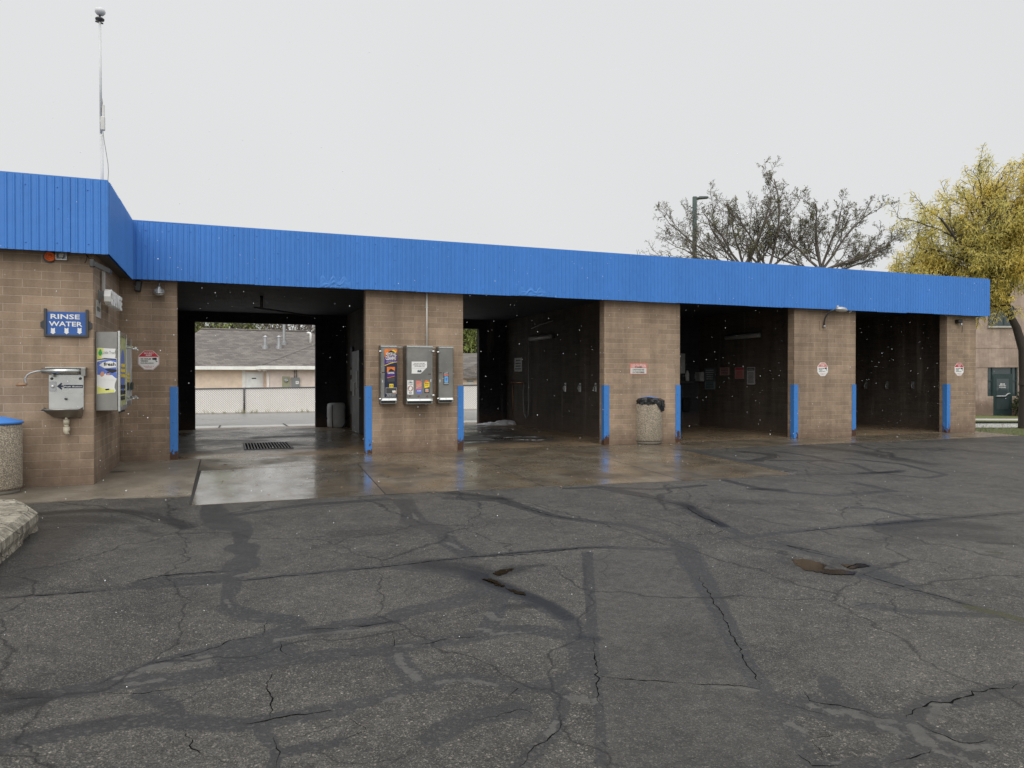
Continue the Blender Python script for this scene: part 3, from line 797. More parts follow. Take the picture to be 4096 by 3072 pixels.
pd = MB()
for c, pts in [('Q3', [(668, 366), (740, 364), (800, 375), (862, 394), (890, 408), (858, 425), (905, 432), (985, 434), (1072, 448), (1060, 462), (1000, 466), (900, 460), (820, 444), (760, 437), (700, 405)]),
               ('Q3', [(975, 398), (1060, 402), (1075, 394), (1110, 396), (1165, 411), (1100, 420), (1040, 428), (1010, 420)]),
               ('Q2', [(935, 455), (990, 432), (1060, 424), (1050, 440), (1000, 462), (970, 470)]),
               ('Q2', [(865, 490), (930, 488), (970, 510), (1010, 540), (970, 535), (920, 510)]), ('Q2', [(1010, 545), (1080, 562), (1130, 575), (1140, 590), (1080, 580)])]:
    fine = []
    for i in range(len(pts)):
        a, b = pts[i], pts[(i + 1) % len(pts)]
        for k in range(9): fine.append((a[0] + (b[0] - a[0]) * k / 9 + rg.gauss(0, 5), a[1] + (b[1] - a[1]) * k / 9 + rg.gauss(0, 1.8)))
    P = [gnd(c, *p) for p in fine]
    ce = sum(P, Vector()) / len(P)
    pd.add([(q.x, q.y, ce.z + .0035) for q in P], [list(range(len(P)))])
tag(pd.build('puddle_water', M['water']), kind='structure')


# ---- concrete apron: slabs with open joints
def slab(name, P, m, off=.006):
    mb = MB(); n = len(P)
    if sum(P[i].x * P[(i + 1) % n].y - P[(i + 1) % n].x * P[i].y for i in range(n)) < 0: P = P[::-1]
    top = [(q.x, q.y, zg(q.x, q.y) + off) for q in P]; bot = [(q.x, q.y, zg(q.x, q.y) - .1) for q in P]
    mb.add(top + bot, [list(range(n))] + [(n + i, n + (i + 1) % n, (i + 1) % n, i) for i in range(n)])
    return mb.build(name, m)


def V2(x, y): return Vector((x, y, 0))


YJ = 12.35                                   # joint parallel to the facade
j1a, j1b = gnd('U', 803, 1884), gnd('U', 763, 2023)
j1a = V2(j1a.x, j1a.y)
j2b = gnd('U', 1542, 1979); j3b = gnd('U', 2173, 1947); j4b = gnd('U', 2739, 1924); j5b = gnd('U', 3186, 1898)
j5a = gnd('U', 2719, 1799)
YJ = (j1a.y + j5a.y) / 2


def yj(x): return j1a.y + (j5a.y - j1a.y) * (x - j1a.x) / (j5a.x - j1a.x)
def jx(p): return V2(p.x + .12, yj(p.x + .12))


g = .009
front = [(j1a, j1b), (jx(j2b), j2b), (jx(j3b), j3b), (jx(j4b), j4b), (V2(j5a.x, yj(j5a.x)), j5b)]
for k in range(4):
    a, b = front[k], front[k + 1]
    tag(slab('apron_slab', [V2(a[1].x + g, a[1].y), V2(b[1].x - g, b[1].y), V2(b[0].x - g, b[0].y - g), V2(a[0].x + g, a[0].y - g)], M['apron_wet'] if k < 1 else M['apron']), kind='structure')
# strip along the facade and the wing's apron
tag(slab('apron_slab', [V2(j1a.x - .03, j1a.y + g), V2(j5a.x, j5a.y + g), V2(j5a.x, YF), V2(j1a.x - .03, YF)], M['apron']), kind='structure')
e1, e2 = gnd('U', 2905, 1792), gnd('U', 4096, 1745)
tag(slab('apron_slab', [V2(j5a.x + g, e1.y), V2(17.5, e2.y + .1), V2(17.5, YF), V2(j5a.x + g, YF)], M['apron']), kind='structure')
wa, wb, wc = gnd('C', 1585, 797), gnd('C', 300, 858), gnd('U', -300, 2040)
tag(slab('apron_slab', [wc, wb, V2(wa.x, wa.y), V2(j1a.x - g * 2 - .03, j1a.y), V2(j1a.x - g * 2 - .03, YF), V2(XW - 6, YF)], M['apron_dry'], .014), kind='structure')
sheet('joint_filler', j1b.x - .02, j5b.x + .3, min(j1b.y, j2b.y) + .05, YF, .0035, M['joint'])


# ---- bay floors, with pebbled wet middle around the drains
def floor():
    x0, x1, y0, y1, st = -1.55, 17.48, YF, 21.6, .1
    nx = round((x1 - x0) / st); ny = round((y1 - y0) / st)
    mb = MB(); vals = []
    for j in range(ny + 1):
        for i in range(nx + 1):
            x = x0 + (x1 - x0) * i / nx; y = y0 + (y1 - y0) * j / ny
            mb.v.append(Vector((x, y, zg(x, y) + .006)))
            v = 0
            for cx, hw in ((.55, 1.75), (5.4, 1.5)):
                v = max(v, min(1, max(0, (hw - abs(x - cx)) / .4)) * min(1, max(0, (y - 13.9) / .5)) * min(1, max(0, (20.75 - y) / .3)))
            vals.append(v)
    for j in range(ny):
        for i in range(nx):
            a = j * (nx + 1) + i; mb.f.append([a, a + 1, a + nx + 2, a + nx + 1]); mb.sm.append(False)
    o = mb.build('bay_floor', M['bayfloor']); tag(o, kind='structure')
    a = o.data.attributes.new('pebble', 'FLOAT', 'POINT'); a.data.foreach_set('value', vals)


floor()
sheet('back_concrete_strip', -3.0, 17.2, 21.6, 23.3, -.012, M['backconcrete'])

jb = MB()
for c_, p_, q_ in (('M', (500, 1520), (460, 1585)), ('M', (1385, 1495), (1470, 1545))):
    a, b_ = gnd(c_, *p_), gnd(c_, *q_); d = (b_ - a).normalized(); n_ = Vector((-d.y, d.x, 0)) * .025
    jb.add([(q.x, q.y, zg(q.x, q.y) + .0) for q in (a + n_, b_ + n_, b_ - n_, a - n_)], [(0, 1, 2, 3)])
tag(jb.build('expansion_joint', M['joint']), kind='structure')

# ---- right hand verge, pavement and street
def strip(name, v0, v1, off, m, ext=3.0):
    a, b, c, d = gnd('U', 3880, v0), gnd('U', 4200, v0), gnd('U', 4200, v1), gnd('U', 3880, v1)
    ab = (b - a).normalized(); dc = (c - d).normalized()
    P = [a - ab * ext, b + ab * 14, c + dc * 14, d - dc * ext]
    mb = MB()
    N = 24
    for i in range(N):
        q = [P[0].lerp(P[1], i / N), P[0].lerp(P[1], (i + 1) / N), P[3].lerp(P[2], (i + 1) / N), P[3].lerp(P[2], i / N)]
        mb.add([(p.x, p.y, zg(p.x, p.y) + off) for p in q], [(0, 1, 2, 3)])
    return tag(mb.build(name, m), kind='structure')


sheet('lawn', 17.52, 90, -40, 90, -.01, M['grass'])
strip('pavement', 1711, 1697, .005, M['backconcrete'], 1)
strip('street', 1697, 1692, .0, M['street'], 2)
strip('kerb', 1692, 1685, .09, M['kerb'], 2)

# ------------------------------------------------------------------ the car wash building
cw = thing('car_wash', 'long tan block car wash with four open bays under a blue ribbed fascia', 'building', (8, 17, 0))
b = MB(); b.box(-9, XW, YW, 20.9, -.2, 3.05); b.build('wall', M['block'], cw)
piers = [(XW + .002, -.757), (2.267, 4.05), (6.98, 8.74), (11.71, 13.48), (16.39, 17.38)]
pier_o = []
for x0, x1 in piers:
    b = MB(); b.box(x0, x1, YF, YF + .2, -.1, 3.05); pier_o.append(b.build('pier', M['block'], cw))
for x0, x1 in ((3.06, 3.26), (7.76, 7.96), (12.5, 12.7), (17.18, 17.378)):
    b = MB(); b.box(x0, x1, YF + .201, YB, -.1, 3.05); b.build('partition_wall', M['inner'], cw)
b = MB(); b.box(17.382, 17.39, YF + .2, 20.9, -.1, 3.05); b.build('wall', M['block'], cw)
b = MB()
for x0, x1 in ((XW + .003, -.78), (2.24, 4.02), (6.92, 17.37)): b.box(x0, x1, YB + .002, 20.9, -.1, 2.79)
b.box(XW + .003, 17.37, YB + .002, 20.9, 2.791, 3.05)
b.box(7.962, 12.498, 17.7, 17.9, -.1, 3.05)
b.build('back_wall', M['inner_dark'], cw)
for x0, x1 in ((-.755, 2.265), (4.052, 6.978), (8.742, 11.708), (13.482, 16.388)):
    b = MB(); b.box(x0, x1, YF + .01, YF + .19, 2.9, 3.049); b.build('door_header', M['ceiling'], cw)
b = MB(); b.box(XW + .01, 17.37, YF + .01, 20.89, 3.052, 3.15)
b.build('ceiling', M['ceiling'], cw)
b = MB(); b.box(-9, XW - .01, YW + .01, 20.89, 3.052, 3.45); b.box(XW - .009, 17.35, YF + .02, 20.89, 3.152, 3.45); b.build('roof', M['roof'], cw)


def fascia():
    mb = MB(); rg = random.Random(11)
    path = [(-9.0, 10.4), (XW + .2, 10.4), (XW + .2, 12.85), (17.59, 12.85), (17.59, 21.1)]
    for si in range(4):
        a, c = Vector((*path[si], 0)), Vector((*path[si + 1], 0)); d = c - a; L = d.length; d.normalize(); nrm = Vector((d.y, -d.x, 0))
        pts = []; s = 0.0; k = 0
        pitch = .0815
        n = int(L / pitch); pitch = L / n; seam = .0
        for i in range(n):
            s = i * pitch; dz = (i // 11) % 3 * .0022 + ((i // 11) * 37 % 7) * .0016
            dep = .0015 * ((i // 11) % 2)
            pts += [(s, dep, dz), (s + pitch * .62, dep, dz), (s + pitch * .72, dep + .013, dz), (s + pitch * .90, dep + .013, dz)]
            if i % 11 == 10: pts += [(s + pitch * .93, dep + .012, dz), (s + pitch * .955, dep - .006, dz), (s + pitch * .985, dep - .006, dz)]
        pts.append((L, 0, 0))
        base = len(mb.v)
        for s, o, dz in pts:
            p = a + d * s + nrm * o
            mb.v.append(Vector((p.x, p.y, ZB - dz))); mb.v.append(Vector((p.x, p.y, ZT + dz)))
        for i in range(len(pts) - 1):
            q = base + 2 * i; mb.f.append([q, q + 2, q + 3, q + 1]); mb.sm.append(False)
        # screws
        for i in range(2, n, 4):
            for zz in (ZB + .1, ZT - .12) + ((ZB + .52,) if i % 12 == 2 else ()):
                p = a + d * ((i + .3) * pitch + rg.uniform(-.01, .01)) + Vector((0, 0, zz + rg.uniform(-.012, .012)))
                e1, e2 = d * .010, Vector((0, 0, .010)); q = p + nrm * .011
                mb.add([p + e1 * math.cos(t) + e2 * math.sin(t) for t in [k * math.pi / 3 for k in range(6)]] + [q + (e1 * math.cos(t) + e2 * math.sin(t)) * .6 for t in [k * math.pi / 3 for k in range(6)]],
                       [(k, (k + 1) % 6, 6 + (k + 1) % 6, 6 + k) for k in range(6)] + [tuple(range(6, 12))])
        # inner face and return lip so the sheet has thickness
        i2 = a - nrm * .03; j2 = c - nrm * .03
        mb.add([(i2.x, i2.y, ZB), (j2.x, j2.y, ZB), (j2.x, j2.y, ZT - .02), (i2.x, i2.y, ZT - .02)], [(3, 2, 1, 0)])
    mb.build('fascia', M['fascia'], cw)
    # crumpled places along the lower edge
    for cx, w_, h_ in ((1.72, .52, .15), (5.35, .55, .13)):
        dn = MB(); nx_, nz_ = 14, 5
        for j in range(nz_ + 1):
            for i in range(nx_ + 1):
                e = min(i, nx_ - i, 2 * j if j else 2, 2 * (nz_ - j)) / 3
                dn.v.append(Vector((cx + w_ * (i / nx_ - .5), 12.836 - min(1, e) * rg.uniform(0, .012), ZB + .004 + h_ * j / nz_ * (1 + .4 * math.sin(i * 1.3)))))
        for j in range(nz_):
            for i in range(nx_): a = j * (nx_ + 1) + i; dn.f.append([a, a + 1, a + nx_ + 2, a + nx_ + 1]); dn.sm.append(False)
        dn.build('fascia_dent', M['fascia'], cw)
    b = MB(); z0, z1 = ZT + .008, ZT + .022
    b.box(-9, XW + .19, 10.42, 10.9, z0, z1); b.box(XW - .3, XW + .19, 10.9, 13.3, z0, z1); b.box(XW + .19, 17.58, 12.87, 13.3, z0, z1); b.build('coping', M['fascia'], cw)
    b = MB(); z0, z1 = ZB + .03, ZB + .06
    b.box(-9, XW + .165, 10.435, YW - .002, z0, z1); b.box(XW + .002, XW + .165, YW - .002, 12.885, z0, z1); b.box(XW + .002, 17.55, 12.885, YF - .002, z0, z1); b.box(17.392, 17.55, YF, 21, z0, z1)
    b.build('soffit', M['soffit'], cw)


fascia()


def guard(x, side, pier, z1=1.19, label=None):
    """angle iron over a pier's front corner; side +1: the pier lies to its right"""
    b = MB(); w, th = .105, .010
    x0, x1 = (x - th, x + w) if side > 0 else (x - w, x + th)
    b.box(x0, x1, YF - th, YF - .0005, 0, z1)
    xs = (x - th, x - .0005) if side > 0 else (x + .0005, x + th)
    b.box(xs[0], xs[1], YF - .0004, YF + w, 0, z1)
    for z in (.25, .62, 1.0):
        b.lathe((x + side * w * .55, YF - th, z), [(.011, 0), (.008, .007)], 8, axis='y')
    o = b.build('corner_guard', M['guard'], pier)
    if label: o['label'] = label


guard(-.757, -1, pier_o[0]); guard(2.267, 1, pier_o[1], label='blue guard rusted through at its foot'); guard(4.05, -1, pier_o[1]); guard(6.98, 1, pier_o[2])
guard(8.74, -1, pier_o[2]); guard(11.71, 1, pier_o[3]); guard(13.48, -1, pier_o[3]); guard(16.39, 1, pier_o[4])

# ------------------------------------------------------------------ things on the wing
fw = fY(YW)


def AB(c, x0, x1, y0, y1, Y):
    """two crop corners -> rectangle (a0, a1, b0, b1) on a wall facing the camera"""
    p, q = onY(c, x0, (y0 + y1) / 2, Y), onY(c, x1, (y0 + y1) / 2, Y)
    m = (x0 + x1) / 2
    return p.x, q.x, onY(c, m, y1, Y).z, onY(c, m, y0, Y).z


# rinse water sign
a0, a1, b0, b1 = AB('B', 470, 945, 270, 552, YW - .03)
t = thing('rinse_sign', 'blue RINSE WATER sign with three white arrows in a black frame', 'sign', ((a0 + a1) / 2, YW, b0))
b = MB(); b.plate(fw, rect(a0 + .02, a1 - .02, b0 + .02, b1 - .02), .002, .02); b.build('sign_face', M['signblue'], t)
b = MB(); w = .028
b.plate(fw, rect(a0, a0 + w, b0, b1 + .015), .0, .04); b.plate(fw, rect(a1 - w, a1, b0, b1 + .015), 0, .04); b.plate(fw, rect(a0 + w, a1 - w, b0, b0 + w * .8), 0, .04)
for s, e in ((-1, a0), (1, a1)):
    z = (b0 + b1) / 2 - .02; b.plate(fw, [(e, z + .06), (e + s * .04, z + .03), (e + s * .04, z - .03), (e, z - .06)][::s], 0, .015)
b.build('sign_frame', M['dkgrey'], t)
p, q = onY('B', 545, 310, YW), onY('B', 858, 370, YW)
text('RINSE', fw, p.x, q.x, q.z, p.z, .021, 'lettering', M['white'], t, .02)
p, q = onY('B', 527, 388, YW), onY('B', 885, 448, YW)
text('WATER', fw, p.x, q.x, q.z, p.z, .021, 'lettering', M['white'], t, .02)
for xx in (571, 716, 855):
    p, q = onY('B', xx, 458, YW), onY('B', xx, 528, YW); x, zt, zb = p.x, p.z, q.z; h = zt - zb
    b = MB(); b.plate(fw, [(x - .021, zt), (x, zt - .012), (x + .021, zt), (x + .021, zb + h * .33), (x + .031, zb + h * .33), (x, zb), (x - .031, zb + h * .33), (x - .021, zb + h * .33)][::-1], .0205, .023)
    b.build('arrow', M['white'], t)

# chamois wringer over a small stainless basin
a0, a1, b0, b1 = AB('B', 522, 898, 958, 1338, YW - .02)
t = thing('rinse_basin', 'stainless rinse basin with a crank wringer and Push Button lettering under the rinse sign', 'wash basin', ((a0 + a1) / 2, YW, b0))
b = MB(); b.bbox(a0, a1, YW - .03, YW - .001, b0, b1, .004); b.build('back_panel', M['steel_lt'], t)
for x in (555, 860):
    p = onY('B', x, 1002, YW - .03); q = MB(); q.lathe((p.x, YW - .03, p.z), [(.018, 0), (.014, .008)], 12, axis='y'); q.build('bolt', M['dkgrey'], t)
p = onY('B', 447, 922, YW - .1); q = onY('B', 890, 925, YW - .1); zr = p.z
b = MB(); b.tube([(p.x, YW - .10, zr + .002), (q.x, YW - .10, zr)], .036, 20); b.box(p.x + .04, q.x + .03, YW - .13, YW - .001, zr + .036, zr + .05); b.build('wringer_roller', M['steel_lt'], t)
b = MB(); b.box(q.x - .015, q.x + .03, YW - .15, YW - .001, zr - .06, zr + .035); b.build('bracket', M['steel'], t); b = MB(); b.box(p.x + .11, p.x + .13, YW - .14, YW - .001, zr - .07, zr - .037); b.build('bracket', M['steel'], t)
hp = [onY('B', x, y, YW - .12) for x, y in ((445, 920), (390, 925), (330, 942), (292, 965), (270, 1000), (275, 1040), (287, 1068))]
b = MB(); b.tube(hp, .011, 8); cr = b.build('crank', M['galv'], t)
hp = [onY('B', x, y, YW - .13) for x, y in ((285, 1066), (230, 1068), (172, 1072))]
b = MB(); b.tube(hp, [.013, .019, .012], 8); b.build('grip', M['wood'], cr)
p0, p1 = onY('B', 530, 1035, YW - .03), onY('B', 603, 1137, YW - .03)
b = MB(); b.bbox(p0.x, p1.x, YW - .04, YW - .0305, p1.z, p0.z, .003); pl = b.build('button_plate', M['galv'], t)
b = MB(); b.lathe(((p0.x + p1.x) / 2, YW - .04, (p0.z + p1.z) / 2), [(.02, 0), (.018, .01), (.01, .014)], 14, axis='y'); b.build('push_button', M['chrome'], pl)
p0, p1 = onY('B', 682, 1070, YW - .03), onY('B', 889, 1104, YW - .03)
b = MB(); b.plate(fw, rect(p0.x, p1.x, p1.z, p0.z), .0305, .032); b.build('caption_strip', M['navy'], t)
text('Push Button', fw, p0.x + .008, p1.x - .008, p1.z + .012, p0.z - .012, .0322, 'lettering', M['white'], t, .02)
p0, p1 = onY('B', 608, 1084, YW - .03), onY('B', 675, 1084, YW - .03); z = p0.z
b = MB(); b.plate(fw, [(p0.x, z), (p0.x + .05, z - .045), (p0.x + .06, z - .03), (p0.x + .045, z - .012), (p1.x, z - .012), (p1.x, z + .012), (p0.x + .045, z + .012), (p0.x + .06, z + .03), (p0.x + .05, z + .045)], .0305, .032); b.build('arrow', M['navy'], t)
p = onY('B', 707, 1222, YW - .04); b = MB(); b.tube([(p.x, YW - .03, p.z), (p.x, YW - .075, p.z + .004)], .014, 10); b.build('spout', M['dkgrey'], t)
p0, p1 = onY('B', 452, 1338, YW - .2), onY('B', 842, 1338, YW - .2); zt = p0.z; zb = onY('B', 700, 1420, YW - .1).z
b = MB()   # folded tray: floor slopes back to the wall
xa, xb = p0.x, a1
b.add([(xa, YW - .22, zt), (p1.x, YW - .22, zt), (xb - .002, YW - .001, zt + .03), (a0 - .05, YW - .001, zt + .03), (xa + .1, YW - .08, zb), (xb - .06, YW - .08, zb), (xb - .02, YW - .001, zb), (xa + .12, YW - .001, zb)],
      [(0, 1, 5, 4), (1, 2, 6, 5), (3, 0, 4, 7), (4, 5, 6, 7)])
b.tube([(xa - .005, YW - .222, zt), (p1.x + .005, YW - .222, zt)], .012, 8)
b.build('basin_tray', M['steel'], t)
p = onY('B', 710, 1440, YW - .06)
b = MB(); x, z = p.x, p.z
b.tube([(x, YW - .06, zb), (x, YW - .06, z)], .018, 10); b.tube([(x, YW - .06, z), (x, YW - .06, z - .06)], .034, 12); b.tube([(x, YW - .06, z - .06), (x, YW - .06, z - .09)], .027, 12)
b.tube([(x, YW - .06, z - .09), (x + .002, YW - .062, z - .14), (x + .012, YW - .064, z - .165), (x + .025, YW - .065, z - .16)], [.036, .04, .036, .026], 12)
b.build('drain_pipe', M['pvc'], t)

# orange siren and open box under the wing's fascia
p = onY('A', 547, 1063, YW - .06)
t = thing('siren', 'round orange alarm siren under the blue fascia', 'siren', p)
b = MB(); b.lathe((p.x, YW - .001, p.z), [(.055, 0), (.06, .02), (.058, .05), (.05, .055), (.045, .035), (.022, .03), (.014, .05), (0.004, .052)], 24, axis='y'); b.build('horn', M['siren'], t)
b = MB(); b.lathe((p.x - .012, YW - .0005, p.z - .012), [(.068, 0), (.066, .02)], 20, axis='y'); b.build('back_plate', M['dkgrey'], t)
a0, a1, b0, b1 = AB('A', 617, 738, 1003, 1105, YW - .06)
t = thing('junction_box', 'open grey electrical junction box beside the orange siren', 'electrical box', ((a0 + a1) / 2, YW, b0))
b = MB(); h = .075
for r_ in ((a0, a0 + .008, b0, b1), (a1 - .008, a1, b0, b1), (a0 + .008, a1 - .008, b0, b0 + .008), (a0 + .008, a1 - .008, b1 - .008, b1)): b.plate(fw, rect(*r_), 0, h)
b.plate(fw, rect(a0 + .008, a1 - .008, b0 + .008, b1 - .008), 0, .008); b.build('box', M['galv'], t)
b = MB(); cx, cz = (a0 + a1) / 2, (b0 + b1) / 2
b.box(cx - .025, cx + .02, YW - .05, YW - .009, cz - .02, cz + .022); b.tube([(a0 + .01, YW - .03, cz), (cx, YW - .035, cz + .002)], .005, 6); b.tube([(cx, YW - .03, cz), (cx + .003, YW - .03, b0 + .01)], .005, 6); b.build('sensor', M['offwhite'], t)

# ---- wing side wall
fs = fXp(XW)
# flood light on the corner
p = onX('A', 1045, 1150, XW + .05)
t = thing('flood_light', 'dark flood light with a loose cable at the top of the wing corner', 'flood light', p)
b = MB(); b.bbox(XW + .001, XW + .05, p.y - .04, p.y + .04, p.z - .04, p.z + .05, .006); b.build('bracket', M['dkgrey'], t)
q = onX('A', 1130, 1175, XW + .14)
b = MB(); b.add([(p.x - .0, p.y - .07, p.z + .03), (p.x + .17, p.y + .02, p.z - .05), (p.x + .17, p.y + .2, p.z - .05), (p.x, p.y + .16, p.z + .03), (p.x, p.y - .07, p.z - .03), (p.x + .16, p.y + .02, p.z - .10), (p.x + .16, p.y + .2, p.z - .10), (p.x, p.y + .16, p.z - .03)],
        [(0, 1, 2, 3), (7, 6, 5, 4), (0, 4, 5, 1), (1, 5, 6, 2), (2, 6, 7, 3), (3, 7, 4, 0)]); b.build('lamp_head', M['dkgrey'], t)
hp = [onY('A', x, y, YW - .05) for x, y in ((945, 1030), (965, 1070), (950, 1120), (938, 1140))]
b = MB(); b.tube(hp, .005, 6); hp = [onY('A', x, y, YW - .05) for x, y in ((955, 1045), (985, 1085), (1030, 1110), (1050, 1100))]; b.tube(hp, .005, 6); b.build('cable', M['black'], t)
# pole bracket and white letter sign
p0, p1 = onX('A', 1140, 1215, XW + .03), onX('A', 1165, 1460, XW + .03)
t = thing('letter_sign', 'weathered white ribbed letters mounted edge on along the wing side wall', 'sign', (XW, p1.y, p1.z))
b = MB(); b.box(XW + .02, XW + .05, p0.y - .015, p0.y + .04, p1.z, p0.z); b.build('mounting_post', M['offwhite'], t)
p = onX('A', 1120, 1490, XW + .03)
b = MB(); b.box(XW + .001, XW + .16, p.y - .03, p.y + .04, p.z - .045, p.z + .045); b.box(XW + .001, XW + .012, p.y - .05, p.y + .06, p.z - .11, p.z + .06); b.build('bracket', M['grey'], t)
y0 = onX('A', 1168, 1480, XW + .12).y; y1 = onX('A', 1304, 1560, XW + .12).y; zt0 = onX('A', 1175, 1425, XW + .12).z; zb0 = onX('A', 1180, 1595, XW + .12).z
text('CHANGE', fs, y0, y1, zb0, zt0, .10, 'sign_letters', M['white'], t, .035, ext=.075)
# small notice
p0, p1 = onX('B', 1024, 155, XW), onX('B', 1076, 350, XW); zt_ = onX('B', 1050, 170, XW).z; zb_ = onX('B', 1050, 348, XW).z
t = thing('wall_notice', 'small white notice of black capitals high on the wing side wall', 'sign', (XW, (p0.y + p1.y) / 2, zb_))
b = MB(); b.plate(fs, rect(p0.y, p1.y, zb_, zt_), .001, .006); b.build('sign_face', M['offwhite'], t)
bars(fs, p0.y + .03, p1.y - .03, zb_ + .08, zt_ - .08, .0062, 4, 4, .6).build('lettering', M['ink'], t)


# vending cabinets on the wing side wall
def AX(c, x0, x1, ym0, ym1, X):
    return onX(c, x0, (ym0 + ym1) / 2, X), onX(c, x1, (ym0 + ym1) / 2, X)


XC = XW + .285
ya, yb = 10.73, 11.42
zt, zb = onY('B', 1150, 498, ya).z, onY('B', 1150, 1346, ya).z
t = thing('vending_cabinet', 'deep stainless vending cabinet with a fresh air freshener poster on its side', 'vending machine', (XW, ya, zb))
b = MB(); b.bbox(XW + .001, XC - .03, ya, yb, zb, zt, .006); b.build('cabinet_body', M['steel'], t)
b = MB(); b.bbox(XC - .029, XC, ya - .012, ya + .03, zb - .012, zt + .012, .004); b.bbox(XC - .029, XC, yb - .03, yb, zb, zt, .004); b.box(XC - .029, XC - .002, ya + .03, yb - .03, zt - .05, zt); b.box(XC - .029, XC - .002, ya + .03, yb - .03, zb, zb + .06)
for k in range(8): b.lathe((XC - .012, ya - .012, zb + .06 + k * (zt - zb - .12) / 7), [(.006, 0), (.004, .004)], 8, axis='y')
b.build('door_frame', M['steel_lt'], t)
b = MB(); b.box(XC - .028, XC - .012, ya + .031, yb - .031, zb + .061, zt - .051); dp = b.build('door_panel', M['dullyellow'], t)
b = MB(); b.plate(fXp(XC), [(ya + .1 + .22 * (1 - math.cos(q)), zb + .5 + .3 * math.sin(q)) for q in [k * math.pi / 10 for k in range(20)]], -.0115, -.009); b.build('poster_art', M['skyblue'], dp)
bars(fXp(XC), ya + .08, yb - .1, zb + .12, zb + .34, -.009, 3, 6, .7).build('poster_text', M['ink'], dp)
bars(fXp(XC), ya + .12, yb - .12, zb + .42, zb + .62, -.008, 3, 8, .7).build('price_text', M['yellow'], dp)
b = MB(); b.box(XC - .0285, XC - .02, ya + .06, yb - .06, zb - .035, zb - .0125); b.build('coin_tray', M['black'], t)
hy = yb - .02
for zz, nm in ((onX('B', 1400, 672, XC + .05).z, 'upper'), (onX('B', 1400, 1205, XC + .05).z, 'lower')):
    b = MB(); b.tube([(XC, hy, zz), (XC + .04, hy + .002, zz), (XC + .09, hy + .006, zz - .02)], [.012, .012, .02], 10); b.tube([(XC + .06, hy - .05, zz + .01), (XC + .075, hy + .07, zz - .01)], [.018, .012], 10); b.build('handle', M['chrome'], t)
# torn poster on the cabinet's near side
fp = fY(ya)
def PB(x, y): q = onY('B', x, y, ya); return (q.x, q.z)
out = [PB(1038, 1166), PB(1228, 1150), PB(1240, 1130), PB(1226, 1100), PB(1230, 1060), PB(1248, 1010), PB(1252, 900), PB(1250, 790), PB(1232, 778), PB(1238, 745), PB(1230, 715), PB(1238, 683), PB(1040, 672)]
b = MB(); b.plate(fp, out, .0005, .002); po = b.build('poster', M['white'], t)
def PP(name, m, pts, c0=.0021, c1=.003):
    q = MB(); q.plate(fp, [PB(*k) for k in pts][::-1], c0, c1); return q.build(name, m, po)
PP('poster_art', M['paleyellow'], [(1041, 674), (1110, 678), (1085, 790), (1041, 795)])
PP('poster_art', M['paleyellow'], [(1041, 1085), (1100, 1105), (1222, 1120), (1226, 1148), (1041, 1163)])
PP('poster_art', M['ink'], [(1041, 798), (1120, 782), (1245, 790), (1245, 800), (1120, 796), (1041, 805)])
PP('poster_art', M['skyblue'], [(1041, 822), (1130, 800), (1248, 797), (1249, 1000), (1150, 970), (1041, 960)])
PP('poster_art', M['white'], [(1060, 860), (1100, 830), (1180, 812), (1246, 830), (1244, 880), (1120, 890)], .0031, .0036)
PP('poster_art', M['ink'], [(1120, 900), (1180, 896), (1249, 905), (1249, 925), (1200, 945), (1140, 915)], .0031, .004)
PP('poster_art', M['skin'], [(1070, 965), (1085, 928), (1105, 925), (1118, 945), (1112, 970), (1090, 985)], .0031, .0042)
PP('poster_art', M['skin'], [(1143, 960), (1148, 940), (1166, 936), (1174, 955), (1165, 968)], .0031, .0042)
PP('poster_art', M['white'], [(1041, 985), (1090, 980), (1130, 945), (1140, 965), (1200, 965), (1248, 1005), (1246, 1020), (1041, 1010)], .0031, .004)
PP('poster_art', M['ink'], [(1144, 940), (1155, 930), (1172, 934), (1168, 943), (1150, 945)], .0043, .005)
g0 = [(1074, 684), (1090, 702), (1084, 706), (1098, 720), (1090, 724), (1100, 742), (1084, 744), (1084, 756), (1062, 756), (1062, 744), (1050, 742), (1058, 724), (1050, 720), (1064, 706), (1060, 702)]
PP('poster_emblem', M['green'], g0, .0031, .004)
def PT(body, m, x0, x1, y0, y1, bold=0.0, c=.0042):
    p, q = PB(x0, y1), PB(x1, y0); text(body, fp, p[0], q[0], p[1], q[1], c, 'poster_text', m, po, bold)
PT('fresh', M['ink'], 1110, 1238, 828, 866, .03)
PT('Little Trees', M['grey'], 1104, 1234, 708, 738)
PT('always', M['white'], 1062, 1104, 826, 836); PT('drive', M['white'], 1074, 1104, 840, 850); PT('feeling', M['white'], 1062, 1104, 854, 866)
PP('poster_art', M['skyblue'], [(1128, 1112), (1172, 1108), (1170, 1124), (1128, 1128)])

ya2, yb2 = 11.43, 12.14; XC2 = XW + .27
t = thing('vending_cabinet', 'narrow stainless vending cabinet with a pale blue door strip, farther of the wing pair', 'vending machine', (XW, ya2, zb))
b = MB(); b.bbox(XW + .001, XC2 - .03, ya2, yb2, zb + .03, zt - .03, .006); b.build('cabinet_body', M['steel'], t)
b = MB(); b.bbox(XC2 - .029, XC2, ya2, ya2 + .12, zb + .03, zt - .03, .004); b.bbox(XC2 - .029, XC2, yb2 - .1, yb2, zb + .03, zt - .03, .004); b.box(XC2 - .029, XC2 - .002, ya2 + .12, yb2 - .1, zt - .12, zt - .03); b.box(XC2 - .029, XC2 - .002, ya2 + .12, yb2 - .1, zb + .03, zb + .1); b.build('door_frame', M['steel_lt'], t)
b = MB(); b.box(XC2 - .028, XC2 - .012, ya2 + .121, yb2 - .101, zb + .101, zt - .121); dp = b.build('door_panel', M['dimwhite'], t)
